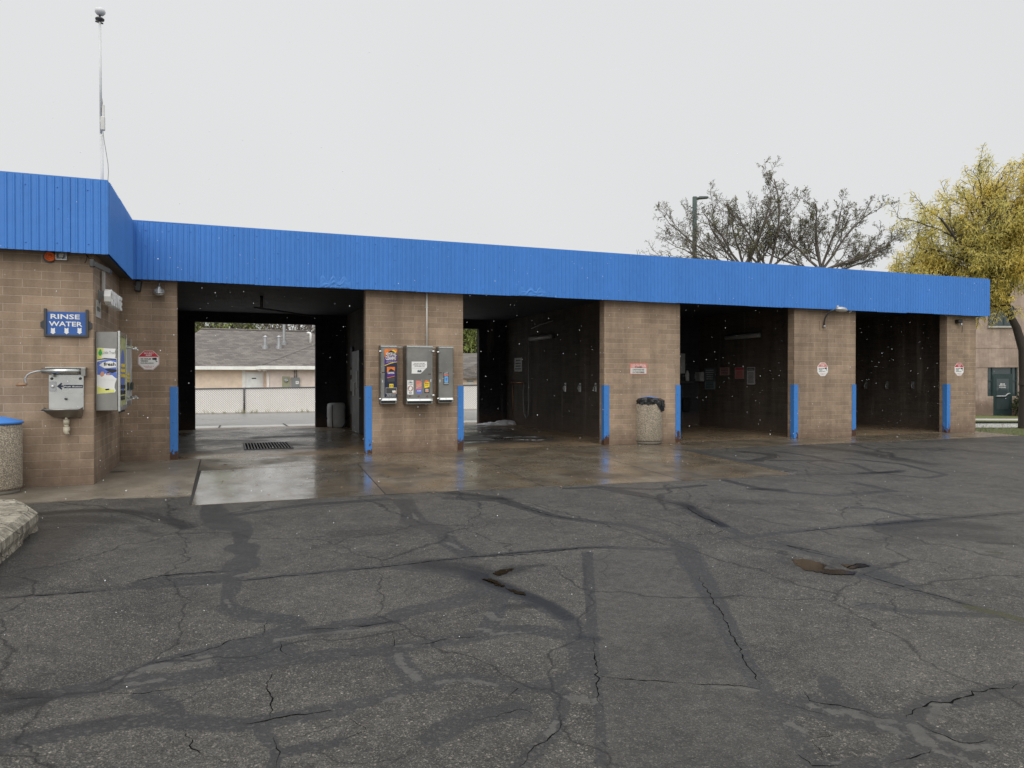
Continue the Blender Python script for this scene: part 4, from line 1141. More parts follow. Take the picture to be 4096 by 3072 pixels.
bars(fXp(XC2), ya2 + .2, yb2 - .2, zb + .3, zb + .5, -.011, 4, 9, .7).build('price_text', M['yellow'], dp)
b = MB(); b.box(XC2 + .001, XC2 + .02, ya2 + .05, ya2 + .2, zb + .25, zb + .36); b.build('coin_slot_box', M['dkgreen'], t); b = MB(); b.box(XC2 + .001, XC2 + .02, yb2 - .2, yb2 - .02, zb + .25, zb + .36); b.build('coin_slot_box', M['dkgreen'], t)
hy = yb2 - .08
for zz in (onX('B', 1440, 682, XC2 + .05).z, onX('B', 1440, 1203, XC2 + .05).z):
    b = MB(); b.tube([(XC2, hy, zz), (XC2 + .04, hy, zz), (XC2 + .09, hy + .004, zz - .02)], [.012, .012, .02], 10); b.tube([(XC2 + .06, hy - .05, zz + .01), (XC2 + .075, hy + .06, zz - .01)], [.018, .012], 10); b.build('handle', M['chrome'], t)

# ---- wall between wing and first bay
ff = fY(YF)
p = onY('A', 1530, 1395, YF - .06)
t = thing('wall_speaker', 'small black wall speaker beside the inside corner of the wing', 'speaker', p)
b = MB(); fr = lambda x, y, z: p + Matrix.Rotation(.12, 3, 'Y') @ Vector((x, y, z))
b.bbox(-.042, .042, -.05, .059, -.085, .085, .008, fr); b.build('speaker_case', M['black'], t)
b = MB(); b.bbox(-.032, .032, -.056, -.0505, -.07, .07, .002, fr); b.build('grille', M['dkgrey'], t)
p = onY('A', 1760, 1460, YF - .1)
t = thing('bay_lamp', 'grey finned industrial lamp hanging from a bent pipe above the wall by the first bay', 'lamp', p)
b = MB()
b.lathe(p, [(.03, .085), (.033, .07), (.036, .06), (.055, .045), (.062, .0), (.083, -.012), (.085, -.022), (.07, -.03)][::-1], 20)
for k in range(14):
    q = k * 2 * math.pi / 14; d = Vector((math.cos(q), math.sin(q), 0)); b.tube([p + d * .058 + Vector((0, 0, .045)), p + d * .08 + Vector((0, 0, -.01))], .005, 5)
b.build('lamp_body', M['galv'], t)
b = MB(); b.lathe(p, [(.02, -.06), (.055, -.048), (.068, -.03)], 18); b.build('lamp_lens', M['lampglass'], t)
hp = [p + Vector((0, 0, .08)), p + Vector((.005, -.0, .12)), p + Vector((.035, 0, .12)), p + Vector((.04, .02, .06)), p + Vector((.038, .095, .045))]
hp = [p + Vector((0, 0, .08)), p + Vector((.004, .0, .13)), p + Vector((.01, .03, .165)), p + Vector((.01, .099, .17))]
b = MB(); b.tube(hp, .011, 8); b.build('pipe', M['grey'], t)


def octo(c, x0, x1, y0, y1, Y, label, grp, fade=False):
    a0, a1, b0, b1 = AB(c, x0, x1, y0, y1, Y); f_ = fY(Y); cx, cz = (a0 + a1) / 2, (b0 + b1) / 2; hw, hh = (a1 - a0) / 2, (b1 - b0) / 2; k = .42
    t = thing('security_sign', label, 'sign', (cx, Y, b0), grp)
    def oc(s): return [(cx - hw * k * s, cz - hh * s), (cx + hw * k * s, cz - hh * s), (cx + hw * s, cz - hh * k * s), (cx + hw * s, cz + hh * k * s), (cx + hw * k * s, cz + hh * s), (cx - hw * k * s, cz + hh * s), (cx - hw * s, cz + hh * k * s), (cx - hw * s, cz - hh * k * s)]
    red = M['fadered'] if fade else M['red']
    b = MB(); b.plate(f_, oc(1), .001, .004); b.build('sign_edge', M['white'], t)
    b = MB(); b.plate(f_, oc(.965), .0045, .005); b.build('sign_border', red if not fade else M['white'], t)
    b = MB(); b.plate(f_, oc(.94), .0055, .006); b.build('sign_face', M['white'], t)
    b = MB(); s = .935; zs = cz + hh * .36
    b.plate(f_, [(cx - hw * s, zs), (cx + hw * s, zs), (cx + hw * s, cz + hh * k * s), (cx + hw * k * s, cz + hh * s), (cx - hw * k * s, cz + hh * s), (cx - hw * s, cz + hh * k * s)], .0065, .007); b.build('red_band', red, t)
    def T(body, x0, x1, z0, z1, m, bold=.02): text(body, f_, cx + hw * x0, cx + hw * x1, cz + hh * z0, cz + hh * z1, .0072, 'lettering', m, t, bold)
    T('SECURITY', -.45, .48, .66, .82, M['white']); T('ALERT', -.28, .32, .45, .61, M['white'])
    T('24 HOUR', -.76, .24, .06, .22, M['ink'], .03); T('VIDEO', -.76, -.06, -.16, 0, M['ink'], .03); T('SURVEILLANCE', -.76, .46, -.36, -.24, M['ink'], .02)
    T('TRESPASSERS WILL BE', -.5, .5, -.68, -.58, red, .0); T('PROSECUTED', -.3, .3, -.82, -.73, red, 0)
    b = MB()
    for pts in ([(.32, .24), (.72, .3), (.78, .16), (.74, .02), (.36, .06)], [(.62, .0), (.72, -.02), (.84, -.14), (.80, -.2), (.66, -.1)]):
        b.plate(f_, [(cx + hw * q[0], cz + hh * q[1]) for q in pts][::-1], .0065, .0072)
    b.build('camera_symbol', M['ink'], t)


octo('B', 1478, 1705, 704, 908, YF, 'bright red and white octagonal security sign beside the wing vending cabinets', 'octagonal security signs')
octo('H', 638, 738, 712, 840, YF, 'faded octagonal security sign on the pier below the gooseneck lamp', 'octagonal security signs', True)
octo('I', 866, 942, 938, 1044, YF, 'octagonal security sign on the last pier at the right end of the building', 'octagonal security signs')


# ---- vending machines on the second pier
def machine(label, wl, fl, fr_, y0, y1, hs):
    """wl: crop x of the left edge at the wall, fl/fr_: front face edges"""
    ym = (y0 + y1) / 2
    X0 = onY('E', wl, ym, YF).x
    r0 = ray(*px('E', fl, ym)); Yf = X0 * r0.y / r0.x
    X1 = onY('E', fr_, ym, Yf).x; zt, zb = onY('E', (fl + fr_) / 2, y0, Yf).z, onY('E', (fl + fr_) / 2, y1, Yf).z
    t = thing('vending_machine', label, 'vending machine', ((X0 + X1) / 2, YF, zb), 'stainless vending machines on the second pier')
    b = MB(); b.bbox(X0, X1, Yf, YF - .001, zb, zt, .006); b.build('case', M['steel'], t)
    f_ = fY(Yf); hgt = zt - zb
    b = MB(); b.bbox(X0 + .012, X1 - .012, Yf - .008, Yf - .0005, zb + .07, zt - .034, .003); b.build('door', M['steel'], t)
    b = MB(); b.box(X0 + .004, X1 - .004, Yf - .022, Yf - .0005, zt - .03, zt - .006); b.build('top_ledge', M['steel_lt'], t); b = MB()
    b.add([(X0 + .01, Yf - .03, zb + .062), (X1 - .01, Yf - .03, zb + .062), (X1 - .01, Yf - .006, zb + .098), (X0 + .01, Yf - .006, zb + .098), (X0 + .01, Yf - .001, zb + .062), (X1 - .01, Yf - .001, zb + .062), (X1 - .01, Yf - .001, zb + .098), (X0 + .01, Yf - .001, zb + .098)],
          [(0, 1, 2, 3), (4, 5, 1, 0), (3, 2, 6, 7)])
    for q in (.06, .5, .94): b.lathe((X0 + (X1 - X0) * q, Yf - .022, zt - .018), [(.009, 0), (.006, .005)], 10, axis='y'); b.lathe((X0 + (X1 - X0) * q, Yf - .016, zb + .08), [(.009, 0), (.006, .008)], 10, axis='y')
    b.build('lip', M['steel_lt'], t)
    b = MB(); b.plate(f_, rect(X0 + .015, X1 - .03, zb + .014, zb + .052), .0006, .0012); b.build('dispensing_slot', M['ink'], t)
    for hx, side in hs:
        for cy in (hx[1], hx[2]):
            p = onY('E', hx[0], cy, Yf - .05)
            b = MB(); b.tube([(p.x, Yf - .001, p.z + .012), (p.x, Yf - .05, p.z + .008)], .008, 8); b.tube([(p.x - .034, Yf - .05, p.z + .002), (p.x, Yf - .058, p.z + .004), (p.x + .034, Yf - .052, p.z - .004)], [.008, .017, .01], 10); b.build('handle', M['chrome'], t)
    for k in range(4):
        b = MB(); p = onY('E', hs[0][0][3], y0 + 130 + k * 190, Yf); b.lathe((p.x, Yf - .008, p.z), [(.006, 0), (.004, .004)], 8, axis='y'); b.build('rivet', M['chrome'], t)
    def Pt(x, y): q = onY('E', x, y, Yf); return (q.x, q.z)
    def plate(nm, m, pts, c0=.0085, c1=.0095, par=None): q = MB(); q.plate(f_, [Pt(*k) for k in pts][::-1], c0, c1); return q.build(nm, m, par or t)
    def txt(body, m, x0, x1, ya, yb, c=.011, bold=.02, par=None): p, q = Pt(x0, yb), Pt(x1, ya); return text(body, f_, p[0], q[0], p[1], q[1], c, 'poster_text', m, par or t, bold)
    return t, Yf, f_, Pt, plate, txt


def q4(x0, x1, y0, y1): return [(x0, y0), (x1, y0), (x1, y1), (x0, y1)]


t, Yf, f_, Pt, plate, txt = machine('stainless vending machine with a tall purple and orange CLEANING poster', 280, 306, 558, 308, 1190, [((305, 400, 1118, 316), 1)])
po = plate('poster', M['navy'], q4(368, 556, 362, 1090))
plate('poster_art', M['orange'], [(368, 362), (556, 364), (556, 440), (370, 484)], .01, .011, po)
plate('poster_art', M['yellow'], [(430, 410), (500, 372), (540, 400), (550, 420), (400, 450)], .0111, .0116, po)
plate('poster_art', M['ink'], [(384, 448), (420, 412), (445, 392), (470, 384), (500, 396), (535, 420), (552, 408), (552, 442), (384, 470)], .0117, .0125, po)
plate('poster_art', M['purple'], [(370, 484), (556, 442), (556, 556), (460, 580), (370, 615)], .01, .0115, po)
plate('poster_art', M['yellow'], [(370, 608), (460, 572), (556, 552), (556, 560), (460, 582), (370, 616)], .0116, .0122, po)
txt('ARMOR ALL', M['white'], 388, 548, 414, 462, .0126, .02, po); txt('CLEANING', M['white'], 384, 540, 474, 526, .0126, .03, po); txt('WIPES', M['yellow'], 492, 540, 500, 518, .0126, .02, po)
bars(f_, Pt(392, 0)[0], Pt(536, 0)[0], Pt(0, 566)[1], Pt(0, 532)[1], .0125, 2, 5, .4).build('small_print', M['dimwhite'], po)
plate('poster_art', M['orange'], q4(406, 524, 632, 712), .01, .011, po); plate('poster_art', M['ink'], [(420, 708), (440, 676), (466, 658), (490, 672), (522, 690), (522, 700), (430, 714)], .0111, .012, po)
plate('poster_art', M['purple'], [(406, 712), (524, 694), (524, 766), (406, 800)], .01, .0115, po); txt('CLEANING', M['white'], 414, 514, 706, 736, .012, .03, po)
plate('poster_art', M['orange'], [(406, 796), (524, 766), (524, 774), (406, 804)], .0116, .0122, po)
plate('poster_art', M['dkgrey'], [(412, 824), (425, 800), (460, 794), (520, 790), (522, 852), (430, 858), (412, 846)], .01, .011, po)
plate('price_tag', M['yellow'], q4(440, 502, 888, 942), .01, .0115, po); txt('$1.00', M['ink'], 447, 496, 906, 932, .0118, .02, po)
plate('poster_art', M['dimwhite'], q4(386, 552, 944, 1038), .01, .011, po); plate('poster_art', M['dkgrey'], q4(391, 547, 950, 1032), .0111, .0118, po); plate('poster_art', M['skin'], [(486, 996), (545, 990), (545, 1026), (490, 1026)], .0119, .0126, po)
plate('poster_art', M['white'], [(482, 990), (530, 986), (534, 1014), (490, 1020)], .0127, .0132, po)
bars(f_, Pt(388, 0)[0], Pt(550, 0)[0], Pt(0, 1086)[1], Pt(0, 1042)[1], .0105, 3, 12, .5).build('small_print', M['dimwhite'], po)
plate('badge', M['rust'], q4(330, 368, 710, 724)); plate('key_plate', M['chrome'], [(332, 830), (344, 830), (346, 860), (338, 872), (330, 860)])

t, Yf, f_, Pt, plate, txt = machine('wide stainless vending machine with a torn white notice and three coin buttons', 643, 700, 1100, 312, 1195, [((1108, 400, 1062, 1082), 1)])
po = plate('notice', M['white'], [(778, 552), (1008, 552), (1008, 640), (912, 732), (778, 732)])
txt('IF PRODUCT DOES NOT', M['ink'], 810, 978, 574, 588, .0098, .01, po); txt('DISPENSE, CHECK BELOW', M['ink'], 798, 990, 596, 610, .0098, .01, po); txt('FOR RETURNED COIN', M['ink'], 815, 972, 616, 630, .0098, .01, po); txt('Insert coin again to get product', M['grey'], 796, 990, 646, 658, .0098, 0, po)
plate('notice_emblem', M['teal'], [(862, 712), (866, 684), (885, 678), (895, 690), (905, 674), (922, 684), (930, 700), (915, 714)], .0098, .0108, po)
po = plate('product_card', M['white'], q4(712, 804, 832, 1048)); txt('JUMBO', M['navy'], 726, 792, 856, 880, .0098, .03, po); txt('IN SIZE', M['navy'], 724, 792, 884, 898, .0098, .03, po); txt('BIG NEW', M['navy'], 736, 780, 840, 850, .0098, .01, po)
plate('card_art', M['pink'], [(758 + 42 * math.cos(k * .524), 958 + 46 * math.sin(k * .524)) for k in range(12)], .0098, .0104, po); plate('card_art', M['white'], [(730, 980), (750, 925), (775, 930), (785, 960), (760, 990)], .0105, .011, po)
bars(f_, Pt(728, 0)[0], Pt(788, 0)[0], Pt(0, 1040)[1], Pt(0, 1018)[1], .0098, 2, 3, .6).build('small_print', M['navy'], po)
po = plate('product_card', M['fadered'], [(842, 838), (915, 840), (930, 860), (928, 960), (932, 1010), (920, 1038), (852, 1036), (842, 1000)]); plate('card_art', M['skin'], [(850, 900), (925, 870), (925, 900), (850, 930)], .0098, .0104, po)
plate('card_art', M['dimwhite'], [(850, 935), (925, 905), (925, 920), (850, 950)], .0098, .0104, po); plate('card_art', M['skyblue'], [(844, 972), (928, 966), (930, 1010), (918, 1036), (854, 1034), (844, 1000)], .0098, .0104, po)
bars(f_, Pt(852, 0)[0], Pt(922, 0)[0], Pt(0, 1012)[1], Pt(0, 984)[1], .0105, 2, 7, .5).build('small_print', M['white'], po)
po = plate('product_card', M['ink'], q4(970, 1044, 930, 1026)); plate('card_art', M['orange'], [(966, 868), (980, 840), (1004, 832), (1030, 846), (1042, 866)], .0085, .0105, po); plate('card_art', M['yellow'], [(966, 872), (1044, 858), (1044, 936), (970, 952)], .0098, .0106, po)
txt('ORIGINAL', M['ink'], 974, 1036, 874, 890, .0107, .02, po); bars(f_, Pt(976, 0)[0], Pt(1032, 0)[0], Pt(0, 924)[1], Pt(0, 902)[1], .0107, 2, 7, .4).build('small_print', M['ink'], po)
plate('card_art', M['dimwhite'], q4(982, 1032, 960, 1012), .0098, .0106, po); plate('card_art', M['orange'], [(990, 990), (1010, 975), (1026, 992), (1020, 1000), (994, 1002)], .0107, .0112, po)
for x in (752, 884, 1015):
    p = Pt(x, 1074); b = MB(); b.lathe((p[0], Yf - .008, p[1]), [(.017, 0), (.015, .008)], 14, axis='y'); bt = b.build('coin_button', M['dkgrey'], t)
    b = MB(); b.lathe((p[0], Yf - .0161, p[1]), [(.008, 0), (.006, .003)], 10, axis='y'); b.build('button_face', M['fadered'], bt)
plate('badge', M['rust'], q4(1028, 1066, 734, 747)); plate('key_plate', M['chrome'], [(1060, 818), (1072, 818), (1074, 850), (1066, 862), (1058, 850)])

t, Yf, f_, Pt, plate, txt = machine('plain narrow stainless vending machine with one small black and blue sticker', 1140, 1180, 1408, 325, 1178, [((1180, 412, 1112, 1190), 1)])
po = plate('sticker', M['ink'], q4(1258, 1336, 714, 906)); plate('sticker_art', M['dimwhite'], [(1266, 720), (1328, 716), (1330, 730), (1266, 736)], .0098, .0104, po); plate('sticker_art', M['fadered'], q4(1262, 1332, 742, 766), .0098, .0104, po)
plate('sticker_art', M['paleblue'], q4(1271, 1328, 774, 870), .0098, .0104, po); plate('sticker_art', M['skyblue'], [(1284, 800), (1316, 796), (1312, 840), (1290, 842)], .0105, .0111, po); plate('sticker_art', M['dimwhite'], q4(1266, 1334, 878, 892), .0098, .0104, po)
plate('badge', M['rust'], q4(1196, 1232, 714, 726)); plate('key_plate', M['chrome'], [(1198, 824), (1210, 824), (1212, 856), (1204, 868), (1196, 856)])

p0, p1 = onY('E', 1008, 300, YF - .03), onY('E', 1010, 0, YF - .03)
t = thing('conduit', 'grey electrical conduit running from the wide vending machine up to the fascia', 'conduit', (p0.x, YF, p0.z))
x = p0.x; b = MB(); b.tube([(x, YF - .03, p0.z - .03), (x, YF - .03, 3.0)], .016, 10); b.build('pipe', M['offwhite'], t)
b = MB()
for z in (2.1, 2.6): b.box(x - .03, x + .03, YF - .012, YF - .001, z, z + .02)
b.build('strap', M['galv'], t)
p = onY('E', 600, 336, YF - .04); q = onY('E', 1140, 348, YF - .04); p2 = onY('E', 640, 340, YF - .04); q2 = onY('E', 1105, 345, YF - .04)
b = MB(); b.tube([(onY('E', 540, 336, YF - .05).x, YF - .05, p.z), (p2.x + .06, YF - .05, p.z)], .008, 8); b.tube([(q2.x - .06, YF - .05, q.z), (q.x + .04, YF - .05, q.z)], .008, 8)
b.build('link_conduit', M['galv'], t)

# ---- caution sign on the third pier
a0, a1, b0, b1 = AB('G', 378, 538, 719, 822, YF)
t = thing('caution_sign', 'faded USE CAUTION icy or slippery sign on the pier above the pebbled bin', 'sign', ((a0 + a1) / 2, YF, b0))
b = MB(); b.plate(ff, rect(a0, a1, b0, b1), .001, .004); b.build('sign_edge', M['fadered'], t)
b = MB(); b.plate(ff, rect(a0 + .012, a1 - .012, b0 + .012, b1 - .095), .0042, .005); b.build('sign_face', M['offwhite'], t)
H_ = b1 - b0; W_ = a1 - a0
text('USE CAUTION', ff, a0 + .03, a1 - .03, b1 - .082, b1 - .018, .0045, 'lettering', M['offwhite'], t, .02)
for s_, k in (('ICY OR SLIPPERY', .60), ('CONDITIONS MAY EXIST', .37), ('ON THESE PREMISES', .14)):
    text(s_, ff, a0 + (.06 if k != .6 else .11), a1 - (.06 if k != .6 else .11), b0 + H_ * (k - .035), b0 + H_ * (k + .12), .0055, 'lettering', M['ink'], t, .02)


# ---- pebbled bins
def bin_(label, x, y, bag):
    z = zg(x, y) + .006
    t = thing('waste_bin', label, 'waste bin', (x, y, z), 'round pebbled concrete bins')
    b = MB(); b.lathe((x, y, z), [(.262, 0), (.267, .055)], 40); b.build('base_ring', M['ringc'], t)
    b = MB(); b.lathe((x, y, z), [(.278, .0555), (.29, .08), (.29, .79), (.28, .81), (.235, .811)], 48); b.build('bin_body', M['aggregate'], t)
    b = MB()
    if bag: b.lathe((x, y, z), [(.258, .812), (.262, .83), (.25, .87), (.21, .925), (.02, .955)], 40)
    else: b.lathe((x, y, z), [(.29, .812), (.305, .82), (.30, .845), (.12, .895), (.02, .90)], 40)
    b.build('lid', M['fascia'], t)
    if bag:
        rg = random.Random(5); n = 60; b = MB(); prof = []
        for k in range(n):
            a = k * 2 * math.pi / n
            fx = math.cos(a) * math.cos(YAW) - math.sin(a) * math.sin(YAW)  # +1 on the right as one faces the bin
            right = max(0, math.cos(a + .5)); drop = .075 + .12 * right ** 2 + .025 * math.sin(a * 5) + rg.uniform(-.012, .012)
            rr = .297 + .012 * math.sin(a * 9) + rg.uniform(-.006, .006) + .03 * right ** 3
            top = .935 - .045 * max(0, math.sin(a - .9)) - .03 * right
            prof.append((a, rr, drop, top))
        rows = []
        for j in range(5):
            ring = []
            for a, rr, drop, top in prof:
                if j == 0: r2, zz = .225, top - .01
                elif j == 1: r2, zz = .255 + .01 * math.sin(a * 7), top + .012
                elif j == 2: r2, zz = rr, top - .03
                elif j == 3: r2, zz = rr + .012 * math.sin(a * 13), top - .04 - drop * .5
                else: r2, zz = rr - .004, top - .05 - drop
                ring.append((x + r2 * math.cos(a), y + r2 * math.sin(a), z + zz))
            rows.append(ring)
        for j in range(4):
            for k in range(n): b.add([rows[j][k], rows[j][(k + 1) % n], rows[j + 1][(k + 1) % n], rows[j + 1][k]], [(3, 2, 1, 0)], True)
        b.build('bin_liner', M['bag'], t)
        b = MB(); p = Vector((x + .27 * math.cos(-.5), y + .27 * math.sin(-.5), z + .76))
        b.lathe(p, [(.02, -.085), (.055, -.06), (.075, -.01), (.07, .05), (.03, .085)], 14); o = b.build('liner_knot', M['bag'], t)
    return t


p = gnd('G', 590, 1490)
bin_('pebbled concrete bin with a black liner spilling over its rim below the caution sign', p.x + .03, p.y + .22, True)
bin_('pebbled concrete bin with a domed blue lid at the left edge beside the wing', -2.56, 10.24, False)

# ---- gooseneck lamp on the fourth pier
p = onY('H', 697, 360, YF - .03)
t = thing('gooseneck_lamp', 'weathered gooseneck lamp with a cloudy glass head on the fourth pier', 'lamp', p)
b = MB(); b.box(p.x - .09, p.x + .1, YF - .012, YF - .001, p.z - .1, p.z + .1); b.build('back_plate', M['block'], t)
hp = [Vector((p.x, YF - .05, p.z - .02))] + [onY('H', x, y, Y) for x, y, Y in ((703, 330, YF - .07), (712, 290, YF - .1), (735, 250, YF - .16), (770, 222, YF - .24), (800, 212, YF - .3))]
b = MB(); b.tube(hp, [.022, .018, .018, .018, .018, .02], 10); b.build('arm', M['copper'] if False else M['dkgrey'], t)
b = MB(); b.lathe((p.x, YF - .02, p.z - .02), [(.03, 0), (.03, .05), (.02, .06)], 14, axis='y'); b.build('socket', M['galv'], t)
h = onY('H', 865, 212, YF - .36)
fr = lambda x, y, z: h + Matrix.Rotation(.1, 3, 'Y') @ Vector((x, y, z))
b = MB()
for j in range(1):
    b.lathe((0, 0, 0), [(.06, .06), (.11, .045), (.14, .0), (.135, -.012)][::-1], 24, fr=lambda x, y, z: fr(x * 1.15, y * .75, z))
q = onY('H', 830, 185, YF - .34); b.tube([q + Vector((0, 0, .035)), q + Vector((.0, 0, -.02)), h + Vector((-.08, 0, .02))], [.022, .035, .05], 12)
b.build('lamp_head', M['galv'], t)
b = MB(); b.lathe((0, 0, 0), [(.05, -.045), (.11, -.03), (.13, -.012)], 24, fr=lambda x, y, z: fr(x * 1.15, y * .75, z)); b.build('lamp_glass', M['lampglass'], t)

# ---- camera on the last pier
p = onY('I', 910, 592, YF - .08)
t = thing('security_camera', 'small dark security camera with a dangling wire high on the last pier', 'security camera', p)
b = MB(); b.bbox(p.x - .075, p.x + .06, p.y - .04, YF - .001, p.z - .04, p.z + .045, .012); b.build('camera_body', M['black'], t)
b = MB(); b.lathe((p.x + .03, p.y - .02, p.z - .085), [(.02, -.03), (.024, 0), (.022, .045)], 12); b.build('lens', M['galv'], t)
b = MB(); b.tube([(p.x + .05, p.y, p.z - .04), (p.x + .09, p.y, p.z - .12), (p.x + .1, p.y + .01, p.z - .22), (p.x + .09, p.y + .01, p.z - .27)], .006, 6); b.build('wire', M['black'], t)

# ------------------------------------------------------------------ inside the bays
def grate(label, c, x0, x1, y0, y1, n):
    p, q = onZ(c, (x0 + x1) / 2, y1, .01), onZ(c, (x0 + x1) / 2, y0, .01); l, r = onZ(c, x0, (y0 + y1) / 2, .01), onZ(c, x1, (y0 + y1) / 2, .01)
    xa, xb, ya_, yb_ = l.x, r.x, p.y, q.y
    t = thing('drain_grate', label, 'drain grate', ((xa + xb) / 2, (ya_ + yb_) / 2, .006), 'floor drain grates')
    b = MB(); b.box(xa, xb, ya_, yb_, .007, .009); b.build('pit', M['pit'], t)
    b = MB()
    for k in range(n + 1): x = xa + (xb - xa) * k / n; b.box(x - .009, x + .009, ya_, yb_, .0095, .022)
    b.build('grate_bars', M['grate'], t)
    b = MB(); b.box(xa - .03, xa - .008, ya_ - .03, yb_ + .03, .007, .018); b.box(xb + .008, xb + .03, ya_ - .03, yb_ + .03, .007, .018); b.box(xa - .007, xb + .007, ya_ - .03, ya_ - .001, .007, .018); b.box(xa - .007, xb + .007, yb_ + .001, yb_ + .03, .007, .018); b.build('grate_frame', M['dkgrey'], t)


grate('dark steel drain grate in the wet floor of the leftmost bay', 'D', 622, 995, 1393, 1442, 15)
grate('dark steel drain grate partly hidden by the pier at the second bay', 'F', 60, 385, 1520, 1562, 20)

p = onZ('D', 1386, 1268, .0)
t = thing('plastic_drum', 'white plastic drum against the back wall of the leftmost bay', 'drum', (p.x, YB - .27, .006))
b = MB(); b.lathe((p.x, YB - .27, .006), [(.2, 0), (.235, .03), (.245, .2), (.232, .24), (.245, .28), (.245, .55), (.23, .63), (.19, .66), (.16, .662)], 32); b.build('drum_body', M['plastic'], t)
hp = [onY('D', x, y, Y) for x, y, Y in ((1345, 1075, YB - .53), (1345, 1200, YB - .55), (1352, 1290, YB - .6), (1375, 1325, YB - .66), (1410, 1300, YB - .7), (1460, 1220, YB - .7), (1495, 1160, YB - .6))]
b = MB(); b.tube(hp, .011, 8); tag(b.build('hose', M['black']), 'black hose draped over the white plastic drum', 'hose')
b = MB(); q0, q1 = onX('D', 1545, 1000, 3.06 - .0), onX('D', 1604, 1000, 2.9)
t = thing('control_cabinet', 'tall dark control cabinet on the right wall of the leftmost bay', 'cabinet', (3.0, 18.2, .006))
b = MB(); b.bbox(2.9, 3.058, 17.6, 18.7, .01, 2.0, .01); b.build('cabinet_body', M['grey'] if False else M['dkgrey'], t)
b = MB(); b.box(2.885, 2.8995, 17.75, 18.0, 1.1, 1.5); b.box(2.885, 2.8995, 18.2, 18.5, .9, 1.25); b.build('control_panel', M['grey'], t)
t = thing('meter_board', 'row of pale gauges and fittings on the back right wall of the leftmost bay', 'gauge board', (3.05, 19.6, 1.0))
for z0, z1, m in ((1.62, 2.15, 'dkgrey'), (1.42, 1.56, 'grey'), (1.0, 1.3, 'grey'), (.4, .9, 'dkgrey')):
    b = MB(); b.bbox(3.0, 3.058, 19.35, 19.6, z0, z1, .006); b.build('panel', M[m], t)
# overhead boom in the first bay
p = onD('D', 760, 270, 15.5)
t = thing('wash_boom', 'dark overhead hose boom under the ceiling of the leftmost bay', 'hose boom', (p.x, p.y, p.z))
b = MB(); b.tube([(p.x, p.y, p.z), (p.x, p.y, 3.05)], .03, 8); b.build('boom_pivot', M['dkgrey'], t)
b = MB(); b.tube([(p.x - .15, p.y, p.z), (p.x + .5, p.y + .3, p.z - .05), (p.x + 1.3, p.y + .7, p.z - .12)], .02, 8); b.build('boom_arm', M['dkgrey'], t)


def tubelight(c, xa, ya_, xb, yb_, X, label, h=.11):
    p, q = onX(c, xa, ya_, X - .06), onX(c, xb, yb_, X - .06)
    t = thing('tube_light', label, 'tube light', (X, (p.y + q.y) / 2, (p.z + q.z) / 2), 'unlit tube lights in the bays')
    y0, y1 = min(p.y, q.y), max(p.y, q.y); z = (p.z + q.z) / 2
    b = MB(); b.bbox(X - .05, X - .001, y0, y1, z - h / 2, z + h / 2, .006); b.build('fixture', M['dkgrey'], t)
    b = MB(); b.lathe((X - .065, y0 + .01, z), [(.045, 0), (.06, .02), (.06, y1 - y0 - .04), (.045, y1 - y0 - .02)], 16, fr=lambda x, y, zz: Vector((X - .065 + (x - X + .065), y0 + .01 + (zz - z), z + (y - y0 - .01)))); b.build('tube_cover', M['diffuser'], t)


tubelight('F', 815, 530, 1040, 496, 7.76, 'tube light on the right wall of the second bay')
tubelight('G', 1285, 478, 1615, 450, 12.5, 'tube light on the right wall of the third bay', .16)


def wallsign(c, x0, x1, y0, y1, X, label, m, seed, head=None, grp='notices inside the bays', ink='ink', lines=6):
    p, q = onX(c, x0, (y0 + y1) / 2, X), onX(c, x1, (y0 + y1) / 2, X); zt = onX(c, (x0 + x1) / 2, y0, X).z; zb = onX(c, (x0 + x1) / 2, y1, X).z
    f_ = fXm(X); a0, a1 = -p.y, -q.y
    t = thing('bay_notice', label, 'sign', (X, (p.y + q.y) / 2, zb), grp)
    b = MB(); b.plate(f_, rect(a0, a1, zb, zt), .001, .006); b.build('sign_face', M[m], t); H = zt - zb; W = a1 - a0
    if head:
        b = MB(); b.plate(f_, rect(a0 + W * .06, a1 - W * .06, zt - H * .2, zt - H * .05), .0062, .007); b.build('header', M[head[0]], t)
        if len(head) > 1: text(head[1], f_, a0 + W * .14, a1 - W * .14, zt - H * .17, zt - H * .08, .0075, 'lettering', M[m], t, .02)
    bars(f_, a0 + W * .1, a1 - W * .1, zb + H * .08, zt - H * (.28 if head else .1), .0065, lines, seed, .45).build('small_print', M[ink], t)


wallsign('F', 660, 736, 718, 856, 7.76, 'dim picture notice on the right wall near the back of the second bay', 'dimwhite', 1, lines=4)
wallsign('G', 1232, 1322, 758, 832, 12.5, 'small pinkish notice on the right wall of the third bay', 'pink', 2, lines=4)
wallsign('G', 1374, 1460, 758, 865, 12.5, 'squarish red lettered notice, second from the right in the third bay', 'pink', 3, ('red',), ink='red')
wallsign('G', 1489, 1565, 754, 920, 12.5, 'tall white WARNING notice nearest the mouth of the third bay', 'dimwhite', 4, ('ink', 'WARNING'), lines=9)
wallsign('G', 1088, 1186, 762, 886, 12.5, 'dark green price notice above a pale sheet in the third bay', 'teal', 5, lines=5, ink='dimwhite')
wallsign('G', 1090, 1188, 890, 964, 12.5, 'pale blue green sheet under the dark price notice in the third bay', 'dimteal', 6, lines=4)
